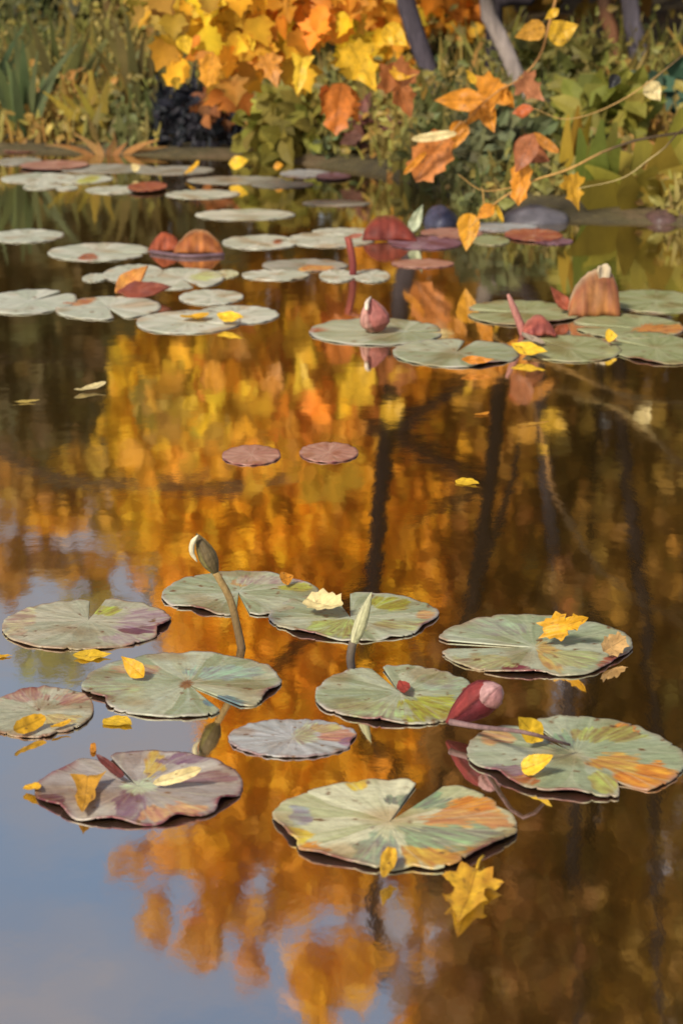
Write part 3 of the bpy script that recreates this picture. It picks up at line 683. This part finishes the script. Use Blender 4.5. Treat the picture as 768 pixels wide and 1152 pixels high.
# ------------------------------------------------------------------ trees: trunks, limbs, crowns
def rv():
    return Vector((U(-1, 1), U(-1, 1), U(-1, 1))).normalized()
def inpoly(x, y, poly):
    c = False; j = len(poly) - 1
    for i in range(len(poly)):
        if (poly[i][1] > y) != (poly[j][1] > y) and x < (poly[j][0] - poly[i][0]) * (y - poly[i][1]) / (poly[j][1] - poly[i][1]) + poly[i][0]: c = not c
        j = i
    return c
def crown_mesh(poly, D0, D1, count, colf, size, gap=-.12, gs=(.016, .011), sprays=()):
    xs_, ys_ = [p[0] for p in poly], [p[1] for p in poly]
    mb = MB(); n = 0; tries = 0
    while n < count and tries < count * 12:
        tries += 1
        x, y = U(min(xs_), max(xs_)), U(min(ys_), max(ys_))
        if not inpoly(x, y, poly): continue
        g = N(x * gs[0], y * gs[1], 3.3) + .5 * N(x * gs[0] * 2.6, y * gs[1] * 2.6, 8.1)
        if g < (gap(x, y) if callable(gap) else gap): continue
        D = D0 + (D1 - D0) * rnd.random()
        p = mirrored(x, y, D)
        if p.z < .12: continue
        p += Vector((U(-.06, .06), 0, U(-.06, .06)))
        ax = (rv() + Vector((0, -.2, -.8))).normalized(); nr = (rv() * .8 + Vector((-.3, -.8, .5))).normalized()
        s = size * U(.6, 1.3)
        mb.leaf(p, ax, nr, s, s * U(.6, .95), jit(colf(x, y), .22)); n += 1
    for (x, y, rx, ry, c, n) in sprays:
        for i in range(n):
            a, q = U(0, 6.283), math.sqrt(rnd.random())
            p = mirrored(x + rx * q * math.cos(a), y + ry * q * math.sin(a), U(D0, D0 + .7))
            s = size * U(.6, 1.3)
            mb.leaf(p, (rv() + Vector((0, -.2, -.8))).normalized(), (rv() * .7 + Vector((-.3, -.9, .4))).normalized(), s, s * U(.6, .95), jit(c, .25))
    return mb
SPRAYS = [(64, 590, 34, 12, (.68, .34, .02), 130), (22, 560, 26, 34, (.38, .19, .03), 80), (100, 545, 36, 26, (.46, .26, .03), 80), (44, 640, 22, 16, (.40, .20, .03), 70), (12, 650, 18, 40, (.40, .19, .03), 60),
          (104, 648, 22, 12, (.50, .26, .02), 60), (158, 565, 18, 14, (.74, .44, .02), 70), (130, 600, 14, 16, (.50, .30, .03), 50), (285, 1042, 26, 12, (.60, .28, .02), 90), (150, 975, 14, 9, (.58, .26, .02), 30), (176, 1030, 5, 26, (.55, .24, .02), 24),
          (230, 1060, 18, 30, (.58, .26, .02), 90), (110, 690, 26, 10, (.36, .28, .05), 40), (60, 745, 34, 14, (.30, .28, .06), 50), (284, 1090, 6, 20, (.55, .24, .02), 24)]
def trunk_mesh(pts, r0, r1, col, n=18):
    s = spline(pts, n); return s, [r0 + (r1 - r0) * (i / n) ** .8 for i in range(n + 1)]
def tree(name, pts, r0, r1, bark, label, branches=(), crowns=(), group='trees on the far bank', bark2=None):
    base = Vector(pts[0]); root = thing(name, base, label, 'tree', group)
    mb = MB(); s, rr = trunk_mesh(pts, r0, r1, bark); rr[0] *= 1.35; rr[1] *= 1.12
    mb.tube(s, rr, bark, 14, bark2, .30); mb.build('trunk', M_BARK, root)
    for bp, b0 in branches:
        m = MB(); q = spline(bp, 10); m.tube(q, [b0 * (1 - .075 * i) for i in range(11)], bark2 or bark, 8); m.build('branch', M_BARK, root)
    for c in crowns: c.build('crown', M_FOLIAGE, root, smooth=False)
    return root
def zfloor(p, d=.12):
    p = p.copy(); p.z = ground_z(p.x, p.y) - d; return p

def col_orange(x, y):
    k = N(x * .013, y * .011, 1) + .6 * N(x * .04, y * .03, 2) + U(-.25, .25)
    if 560 < y < 900 and 230 < x < 500: cols = ((.80, .385, .012), (.84, .44, .015), (.74, .31, .013))
    elif y < 640 and x < 330: cols = ((.80, .44, .02), (.84, .52, .03), (.74, .35, .02))
    elif y < 700: cols = ((.74, .32, .02), (.78, .41, .02), (.56, .20, .03))
    else: cols = ((.72, .33, .012), (.76, .38, .015), (.62, .25, .013))
    if x > 500: cols = ((.42, .19, .02), (.50, .24, .02), (.30, .12, .02))
    return cols[0] if abs(k) < .25 else (cols[1] if k > 0 else cols[2])
def col_brown(x, y):
    k = N(x * .012, y * .007, 4) + U(-.3, .3)
    return (.33, .18, .03) if abs(k) < .25 else ((.41, .215, .03) if k > 0 else (.24, .165, .035))
def col_olive(x, y):
    k = N(x * .015, y * .006, 6) + U(-.3, .3)
    return (.10, .085, .03) if abs(k) < .25 else ((.15, .10, .03) if k > 0 else (.06, .065, .03))

OR_POLY = [(140, 400), (200, 385), (420, 360), (600, 395), (610, 560), (580, 700), (610, 900), (610, 1080), (600, 1200), (620, 1400), (380, 1400), (345, 1152), (330, 1070), (280, 1040), (190, 1010), (165, 960), (230, 930), (240, 810), (200, 720), (165, 690), (140, 600), (128, 520)]
DA = 11.7
A = [zfloor(aty(500, 150, DA)), aty(487, 95, DA), aty(456, 0, DA), mirrored(446, 400, DA - .1), mirrored(428, 560, DA - .1), mirrored(415, 700, DA + .4), mirrored(410, 860, DA + .6), mirrored(430, 1100, DA + .7)]
nodeA = mirrored(437, 487, DA - .1)
tree('maple_tree', A, .050, .044, (.085, .07, .08), 'slate violet trunk leaning left under the golden leaves', 
     branches=((([nodeA, mirrored(380, 465, DA - .1), mirrored(290, 430, DA - .4)]), .055), (([nodeA, mirrored(500, 445, DA - .2), mirrored(565, 412, DA - .4)]), .055),
               (([nodeA, mirrored(490, 512, DA), mirrored(530, 535, DA), mirrored(600, 545, DA)]), .055), (([mirrored(420, 660, DA + .4), mirrored(340, 720, DA + .2), mirrored(270, 800, DA)]), .055), (([mirrored(411, 830, DA + .5), mirrored(480, 900, DA + .4), mirrored(550, 930, DA + .2)]), .055)),
     crowns=(crown_mesh(OR_POLY, 12.1, 14.2, 30000, col_orange, .12, lambda x, y: (.20 if x < 128 else (.06 if y > 905 and x < 480 else -.15)) - (.5 if x > 235 and y < 880 else 0) + (.16 if 420 < x < 560 and y > 1000 else 0), gs=(.019, .014), sprays=SPRAYS),), bark2=(.006, .004, .006))
DB = 10.9
Bp = [zfloor(aty(604, 160, DB)), aty(590, 110, DB), aty(566, 50, DB), aty(546, 0, DB), mirrored(562, 420, DB), mirrored(548, 560, DB), mirrored(528, 690, DB + .1), mirrored(505, 800, DB + .2), mirrored(490, 1000, DB + .3)]
nodeB = mirrored(548, 545, DB)
BR_POLY = [(560, 430), (680, 380), (900, 330), (1500, 320), (1500, 1500), (600, 1500), (590, 1000), (620, 800), (580, 650), (600, 560)]
tree('leaning_tree', Bp, .040, .034, (.32, .26, .22), 'slim pale grey trunk slanting up to the left beside the orange leaves',
     branches=((([nodeB, mirrored(500, 570, DB), mirrored(455, 595, DB - .1)]), .036), (([mirrored(532, 660, DB), mirrored(570, 560, DB), mirrored(590, 480, DB - .2)]), .028)),
     crowns=(crown_mesh([(470, 740), (640, 640), (660, 1000), (640, 1300), (470, 1300), (440, 1000)], 10.9, 12.2, 2200, lambda x, y: jit((.22, .10, .02), .3), .10, .02),), bark2=(.008, .005, .005))
DC = 12.2
Cp = [zfloor(aty(722, 130, DC)), aty(718, 60, DC), aty(708, 0, DC), mirrored(695, 430, DC), mirrored(712, 600, DC), mirrored(735, 800, DC), mirrored(740, 1200, DC)]
tree('woodland_tree', Cp, .055, .03, (.20, .17, .18), 'violet grey trunk rising at the right above the broad leaves', crowns=(crown_mesh(BR_POLY, 12.0, 15.5, 15000, col_brown, .14, -.32),), bark2=(.03, .022, .022))
DD = 12.6
Dp = [zfloor(aty(690, 130, DD)), aty(688, 40, DD), aty(680, 0, DD), mirrored(672, 420, DD), mirrored(668, 700, DD), mirrored(660, 1200, DD)]
tree('woodland_tree', Dp, .045, .03, (.22, .10, .05), 'rusty brown trunk just left of the violet grey trunk at the right', bark2=(.03, .02, .014),
     crowns=(crown_mesh([(590, 560), (720, 500), (760, 900), (720, 1400), (600, 1400), (610, 900)], 12.4, 14, 2500, col_brown, .13, -.1),))
DE = 11.5
Ep = [zfloor(aty(556, 130, DE)), aty(556, 50, DE), aty(560, 0, DE), mirrored(598, 330, DE), mirrored(606, 420, DE), mirrored(612, 520, DE), mirrored(640, 800, DE), mirrored(650, 1200, DE)]
tree('woodland_tree', Ep, .05, .03, (.035, .028, .03), 'dark brown trunk standing just behind the slim pale grey one')

# far wood behind everything, one mass; low on the left so the sky opens there
mb = MB()
for i in range(26000):
    D = U(17, 26); x = U(-1300, 1900) if i % 2 else U(-100, 900)
    ymax = 505 + 120 * N(x * .012, 3) if x < 150 else (600 + 2.4 * min(x - 150, 90) + 100 * N(x * .012, 3) if x < 400 else (860 + 120 * N(x * .02, 3) if x < 560 else 1300))
    top = max(.6, mirrored(x, ymax, D).z)
    base = mirrored(x, 300, D); base.z = ground_z(base.x, base.y) + top * rnd.random()
    s = U(.16, .32); cc = col_brown(x, base.z * 160) if x > 520 else (col_olive(x, base.z * 160) if x < 180 or base.z < 1.5 else mix(col_orange(x, 800), (.25, .12, .02), .5))
    mb.leaf(base, (rv() + Vector((0, 0, -.5))), (rv() * .6 + Vector((-.3, -.9, .4))).normalized(), s, s * .7, jit(cc, .3))
tag(mb.build('far_wood', M_FOLIAGE, smooth=False), 'far wood of brown and olive foliage behind the pond', 'wood', kind='stuff')

# ------------------------------------------------------------------ undergrowth on the bank
def under_col(x, y, D):
    k = N(x * .009, D * .7, 5) + .5 * N(x * .03, D * 2, 9) + U(-.16, .16)
    if 180 < x < 285 and D < 12.2: return jit((.018, .018, .022), .4)  # leaves blackened here to paint the shade of the hollow
    if k > .30: return jit((.36, .21, .045), .3)
    if k > .02: return jit((.32, .245, .055), .3)
    if k > -.28: return jit((.24, .20, .05), .3)
    return jit((.13, .13, .04), .3)
mb = MB()
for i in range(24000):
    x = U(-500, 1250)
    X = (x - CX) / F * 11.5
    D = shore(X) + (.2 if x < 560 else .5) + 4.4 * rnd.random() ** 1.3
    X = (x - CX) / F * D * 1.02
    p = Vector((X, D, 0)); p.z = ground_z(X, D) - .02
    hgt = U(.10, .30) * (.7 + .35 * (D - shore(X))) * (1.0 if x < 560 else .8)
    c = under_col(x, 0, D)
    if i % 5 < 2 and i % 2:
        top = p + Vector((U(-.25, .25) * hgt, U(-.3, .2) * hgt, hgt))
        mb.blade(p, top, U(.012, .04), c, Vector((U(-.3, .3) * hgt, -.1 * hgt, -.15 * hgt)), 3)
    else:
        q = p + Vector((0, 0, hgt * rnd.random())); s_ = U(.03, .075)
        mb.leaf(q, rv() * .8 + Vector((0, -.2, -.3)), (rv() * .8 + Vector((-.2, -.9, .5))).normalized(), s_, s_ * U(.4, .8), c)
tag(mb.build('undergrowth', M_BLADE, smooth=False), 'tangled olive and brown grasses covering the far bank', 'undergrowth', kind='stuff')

def clump(name, x, D, n, hgt, wd, spread, col, label, cat='plant', lean=0.0, up=.9, tip=.25, part='blade', mat=None, off=.0):
    X = (x - CX) / F * D * 1.02; p = Vector((X, D, ground_z(X, D) - .015))
    root = thing(name, p, label, cat, 'plants on the far bank')
    for i in range(n):
        mb = MB(); a = (i + .5) / n * 2 - 1
        b = p + Vector((a * spread * .35 + U(-.01, .01), U(-.04, .04), 0))
        h = hgt * U(.65, 1.05)
        t = b + Vector((a * spread + lean * h + U(-.03, .03), U(-.12, .05), h * up))
        mb.blade(b, t, wd * U(.75, 1.2), jit(col, .25), Vector((a * tip * h + U(-.05, .05), U(-.1, 0), -abs(a) * tip * h * .8)), 7, face=Vector((U(-.3, .3), -1, .1)))
        mb.build(part, mat or M_BLADE, root)
    return root
def shrub(name, x, ytop, ybot, rx, D, n, size, colf, label, cat='bush', dD=.35, stemcol=(.08, .05, .03)):
    """leafy bush spanning x +- rx, from ytop to ybot in the picture at depth D"""
    a = aty(x, (ytop + ybot) / 2, D); k = ppm(a); hx = rx / k; hz = (ybot - ytop) / 2 / k
    g = Vector((a.x, D, ground_z(a.x, D)))
    root = thing(name, g, label, cat, 'plants on the far bank')
    mb = MB()
    for i in range(n):
        d = rv() * rnd.random() ** .4; q = 1 + .35 * noise.noise(d * 2 + Vector((x, 0, 0)))
        p = Vector((a.x + d.x * hx * q, D + d.y * dD, a.z + d.z * hz * q))
        s = size * U(.6, 1.3)
        mb.leaf(p, (rv() + Vector((0, -.3, -.2))), (rv() * .7 + Vector((-.3, -.9, .5))).normalized(), s, s * U(.5, .8), jit(colf, .3))
    mb.build('foliage', M_FOLIAGE, root, smooth=False)
    m2 = MB()
    for i in range(4):
        m2.tube(spline([g - Vector((0, 0, .03)), g + Vector((U(-.3, .3) * hx, 0, max(.02, (a.z - g.z) * .5))), Vector((a.x + U(-.6, .6) * hx, D, a.z + U(0, .5) * hz))], 5), [.012, .011, .01, .008, .006, .004], stemcol, 6)
    m2.build('stem', M_BARK, root)
    return root
clump('reed_plant', 38, 11.4, 9, .62, .055, .12, (.085, .11, .035), 'dark green reed clump at the far left of the bank', 'reeds')
clump('reed_plant', -5, 11.8, 8, .7, .05, .12, (.06, .08, .03), 'olive reed clump cut by the left edge', 'reeds')
clump('iris_plant', 118, 11.3, 5, .40, .055, .10, (.34, .25, .03), 'yellowing strap leaves standing left of the dark hollow', 'plant', lean=-.3)
clump('dead_stalks', 128, 10.95, 9, .16, .028, .20, (.34, .17, .05), 'dry brown stalks splayed at the water edge on the left', 'plant', tip=.6, part='stalk')
clump('reed_plant', 80, 12.6, 8, .75, .06, .2, (.13, .12, .035), 'olive brown reeds behind the yellowing straps', 'reeds')
clump('reed_plant', 165, 12.4, 8, .7, .06, .16, (.16, .13, .04), 'tan reeds above the left end of the dark hollow', 'reeds')
shrub('dark_bush_or_shade', 232, 105, 172, 52, 11.6, 420, .09, (.014, .014, .020), 'blackish leaf mass added as the shadow of the dark hollow on the bank')  # near-black leaves added where the bank has only a shadow gap
shrub('rust_bush', 250, 100, 135, 34, 11.2, 60, .08, (.30, .10, .03), 'small rust leaved bush above the dark hollow')
shrub('pale_bush', 322, 108, 180, 46, 10.85, 300, .13, (.25, .21, .035), 'yellow green bush at the water edge, right of the dark hollow')
shrub('grey_bush', 385, 140, 185, 30, 10.75, 120, .10, (.20, .22, .10), 'pale grey green bush right of the yellow green one')
shrub('rose_bush', 410, 118, 190, 28, 10.7, 130, .09, (.22, .09, .06), 'dusky rose leaved bush left of the hanging orange leaf')
shrub('plum_bush', 440, 158, 198, 34, 10.6, 220, .08, (.04, .025, .032), 'blackish plum bush low at the water edge')
shrub('green_bush', 480, 40, 150, 40, 12.4, 240, .13, (.075, .09, .03), 'mid green bush behind the hanging orange leaves')
shrub('teal_bush', 560, 118, 205, 48, 9.3, 380, .09, (.16, .17, .075), 'soft teal green bush behind the hanging branch')
shrub('plum_bush', 556, 175, 215, 26, 9.6, 120, .08, (.05, .025, .03), 'small plum bush below the soft teal green bush')
shrub('olive_bush', 640, 40, 130, 50, 11.2, 300, .13, (.15, .14, .03), 'olive bush between the pale slanting trunk and rusty trunk')
shrub('teal_bush', 742, 85, 180, 36, 10.6, 160, .13, (.07, .125, .075), 'deep teal bush at the right edge')
shrub('olive_bush', 680, 90, 160, 46, 9.6, 220, .13, (.24, .22, .035), 'broad leaved olive yellow bush at the right of the bank')
shrub('dark_bush_or_shade', 690, 160, 235, 30, 9.2, 160, .09, (.04, .03, .03), 'dark bush behind the yellow strap leaves at the right')
clump('iris_plant', 664, 8.6, 6, .36, .09, .06, (.21, .22, .035), 'upright olive strap leaves at the right shore', 'plant', tip=.05)
clump('iris_plant', 704, 8.5, 6, .24, .12, .16, (.31, .24, .03), 'low spreading yellow olive leaves at the right shore', 'plant', tip=.6)
clump('iris_plant', 742, 8.6, 7, .38, .14, .15, (.31, .24, .03), 'tall broad yellow olive leaves near the right edge', 'plant', lean=.1)
clump('iris_plant', 640, 8.9, 4, .38, .06, .05, (.32, .20, .02), 'ochre strap leaves left of the upright olive ones', 'plant', tip=.05)
clump('iris_plant', 615, 9.4, 5, .40, .07, .12, (.14, .13, .03), 'dull olive straps behind the lower hanging twig', 'plant')

# ------------------------------------------------------------------ branches that hang into the picture
def hanging(label, pts, r, col, leaves, D, twigs=(), name='overhanging_branch'):
    P = [aty(x, y, D + (q[0] if q else 0)) for (x, y, *q) in pts]
    root = thing(name, P[0], label, 'branch', 'branches hanging over the pond')
    mb = MB(); mb.tube(spline(P, 26), [r * (1 - .026 * i) for i in range(27)], (.07, .045, .02), 8, col, .42); mb.build('twig', M_STEM, root)
    for tw in twigs:
        mb = MB(); mb.tube(spline([aty(x, y, D) for x, y in tw], 10), [r * .42 * (1 - .06 * i) for i in range(11)], col, 6); mb.build('twig', M_STEM, root)
    for (b, t, shape, c, ratio) in leaves:
        dd = U(-.06, .06)
        o = leaf_mesh(aty(b[0], b[1], D + dd), aty(t[0], t[1], D + dd + U(-.03, .03)), Vector((U(-.35, .35), -1, U(-.1, .5))), shape, c, ratio, U(.05, .35), U(.05, .25)).build('leaf', M_LEAF, root)
    return root
LO, LY, LR, LB = (.66, .25, .015), (.70, .40, .02), (.55, .13, .03), (.36, .12, .04)
hanging('thin tan branch curving in from the top with orange maple leaves', [(1500, -420, 1.6), (1050, -330, .8), (760, -210, .2), (650, -70), (622, 10), (608, 60), (585, 88), (563, 100)], .0078, (.40, .20, .06),
        [((562, 88), (524, 142), LONGM, LO, .95), ((545, 112), (488, 113), OVAL, LO, .9), ((540, 110), (556, 150), OVAL, LO, 1.0), ((535, 95), (524, 78), OVAL, LY, .9),
         ((563, 100), (578, 122), OVAL, LO, 1.0), ((582, 86), (612, 114), LONGM, (.52, .20, .08), .95), ((578, 128), (600, 122), OVAL, LR, 1.1),
         ((519, 136), (510, 168), BROAD, LO, 1.0), ((514, 150), (462, 157), STRIP, CR, .85), ((502, 150), (466, 204), TORN, (.58, .20, .04), 1.0), ((480, 170), (454, 196), STRIP, LO, .8),
         ((612, 30), (578, 42), BROAD, (.58, .28, .03), .9), ((616, 42), (650, 28), BROAD, LY, 1.2), ((628, 10), (612, 22), OVAL, LY, 1.0)], 8.0,
        twigs=(((563, 100), (548, 112), (535, 125), (519, 140)), ((519, 136), (505, 152), (490, 168))))
hanging('thin twig from the right with orange leaves hanging just above the pads', [(1500, 60, 1.2), (1000, 120, .4), (760, 150), (690, 166), (640, 190), (598, 204), (560, 226), (528, 256)], .006, (.45, .25, .07),
        [((588, 176), (582, 232), TORN, LO, .6), ((528, 240), (524, 283), BROAD, (.70, .32, .02), .85), ((556, 230), (536, 246), OVAL, LO, 1.2), ((556, 228), (566, 250), STRIP, LY, .9), ((528, 256), (514, 255), STRIP, LY, 1.0),
         ((640, 195), (650, 238), LONGM, (.62, .32, .02), .85), ((600, 150), (580, 195), OVAL, LB, 1.1), ((628, 172), (598, 150), STRIP, (.56, .22, .03), 1.4), ((578, 160), (618, 182), BROAD, LB, 1.0)], 7.1,
        twigs=(((545, 240), (543, 218), (541, 210)), ((598, 204), (570, 212), (541, 214), (515, 196))))
hanging('fine bare twig crossing low at the right before the dark bush', [(1100, 60, .6), (820, 120), (740, 172), (700, 200), (650, 212)], .0035, (.40, .30, .12), [], 6.6)
hanging('fine tan twig with one cream leaf near the right edge', [(1100, -300, .8), (860, -20), (770, 60), (700, 112), (640, 134), (600, 122)], .0035, (.42, .25, .08),
        [((726, 92), (742, 114), OVAL, CR, 1.6), ((598, 120), (575, 128), OVAL, LR, 1.0), ((694, 84), (684, 100), BROAD, (.02, .02, .02), 1.1)], 7.4, name='overhanging_branch')
# golden maple boughs at the top left
Dg = 8.7
groot = tree('golden_maple', [Vector((-2.6, 11.9, ground_z(-2.6, 11.9) - .1)), Vector((-2.5, 11.7, .6)), Vector((-2.2, 11.2, 1.0)), Vector((-1.7, 10.4, 1.22)), Vector((-1.2, 9.6, 1.25)), Vector((-.6, 9.0, 1.15))], .045, .012, (.05, .035, .025),
     'golden maple whose boughs of yellow and orange leaves hang in from the top', branches=(
     (([Vector((-1.2, 9.6, 1.25)), Vector((-.8, 9.1, 1.15)), aty(260, -60, Dg), aty(250, 40, Dg)]), .014), (([Vector((-.6, 9.0, 1.15)), Vector((-.35, 8.8, 1.1)), aty(330, -60, Dg), aty(300, 70, Dg)]), .014),
     (([Vector((-.6, 9.0, 1.15)), Vector((-.1, 8.8, 1.05)), aty(360, -80, Dg), aty(385, 80, Dg)]), .014), (([Vector((-2.2, 11.2, 1.0)), Vector((-1.0, 12.2, 1.2)), aty(430, -90, 12.3), aty(470, -40, 12.3)]), .014)))
GOLD = [(205, 20, 40, 26, (.56, .33, .03), 22), (245, 22, 40, 30, (.76, .44, .02), 46), (285, 30, 40, 34, (.74, .40, .02), 50), (270, 75, 30, 24, (.70, .30, .02), 24), (190, 62, 10, 8, (.72, .42, .03), 3), (205, 80, 8, 8, LY, 2),
        (335, 20, 40, 34, (.66, .24, .015), 50), (300, 45, 30, 30, (.62, .28, .02), 30), (250, 60, 40, 18, (.66, .24, .02), 18), (385, 15, 40, 26, (.70, .28, .02), 40), (415, 55, 34, 34, (.78, .48, .02), 46), (445, 30, 30, 26, (.70, .34, .02), 26),
        (455, 82, 22, 14, (.70, .34, .02), 8), (450, 95, 22, 24, (.42, .13, .03), 12), (380, 118, 16, 14, (.60, .17, .02), 7), (337, 88, 15, 13, (.80, .50, .03), 5), (215, 5, 60, 14, (.55, .34, .05), 20),
        (515, 14, 34, 18, (.64, .22, .015), 18), (528, 38, 14, 10, (.70, .32, .02), 4), (470, 20, 8, 8, LY, 2), (160, 15, 30, 18, (.40, .26, .04), 10), (330, -40, 200, 40, (.70, .34, .02), 120), (250, 112, 30, 12, (.52, .2, .03), 6)]
SIMPLE = [(0, 0), (.15, .2), (.4, .27), (.7, .17), (1, 0)]
MAPLE2 = [(0, 0), (-.04, .22), (.10, .36), (.24, .40), (.36, .50), (.44, .28), (.62, .26), (.72, .13), (1, 0)]
mb = MB()
for (x, y, rx, ry, c, n) in GOLD:
    for i in range(int(n * 1.35)):
        a = U(0, 6.283); q = math.sqrt(rnd.random()); px, py = x + rx * q * math.cos(a), y + ry * q * math.sin(a)
        DG = (Dg if px < 398 else 12.3) + U(-.35, .35)
        p = aty(px, py - 14, DG)
        s = U(.05, .13) * DG / Dg
        mb.lobed(p, Vector((U(-.9, .9), U(-.5, .3), -1)), Vector((U(-.8, .8), -1, U(-.4, .8))), s, s * U(.6, .95), jit(c, .32), U(.05, .5), rnd.choice((SIMPLE, MAPLE2, MAPLE2, MAPLE, LONGM, TORN)))
mb.build('crown', M_FOLIAGE, groot)
for (b, t, shape, c, ratio) in (((340, 66), (334, 108), TRI, (.80, .50, .03), .9), ((384, 92), (376, 152), TORN, (.58, .17, .02), .8), ((440, 70), (462, 132), MAPLE, (.40, .13, .03), .7),
        ((392, 48), (424, 104), LONGM, (.80, .46, .02), .9), ((432, 30), (458, 52), BROAD, (.78, .44, .02), 1.1), ((436, 78), (472, 82), OVAL, (.72, .36, .02), 1.2), ((205, 40), (212, 62), BROAD, (.76, .46, .02), 1.2), ((240, 60), (232, 98), TORN, (.70, .30, .02), .9), ((300, 60), (312, 100), LONGM, (.62, .25, .03), .9), ((196, 86), (200, 100), BROAD, (.74, .44, .03), 1.1)):
    leaf_mesh(aty(b[0], b[1], 8.2), aty(t[0], t[1], 8.2 + U(-.05, .05)), Vector((U(-.4, .4), -1, U(-.2, .4))), shape, c, ratio, U(.1, .4), U(.05, .3)).build('leaf', M_LEAF, groot)
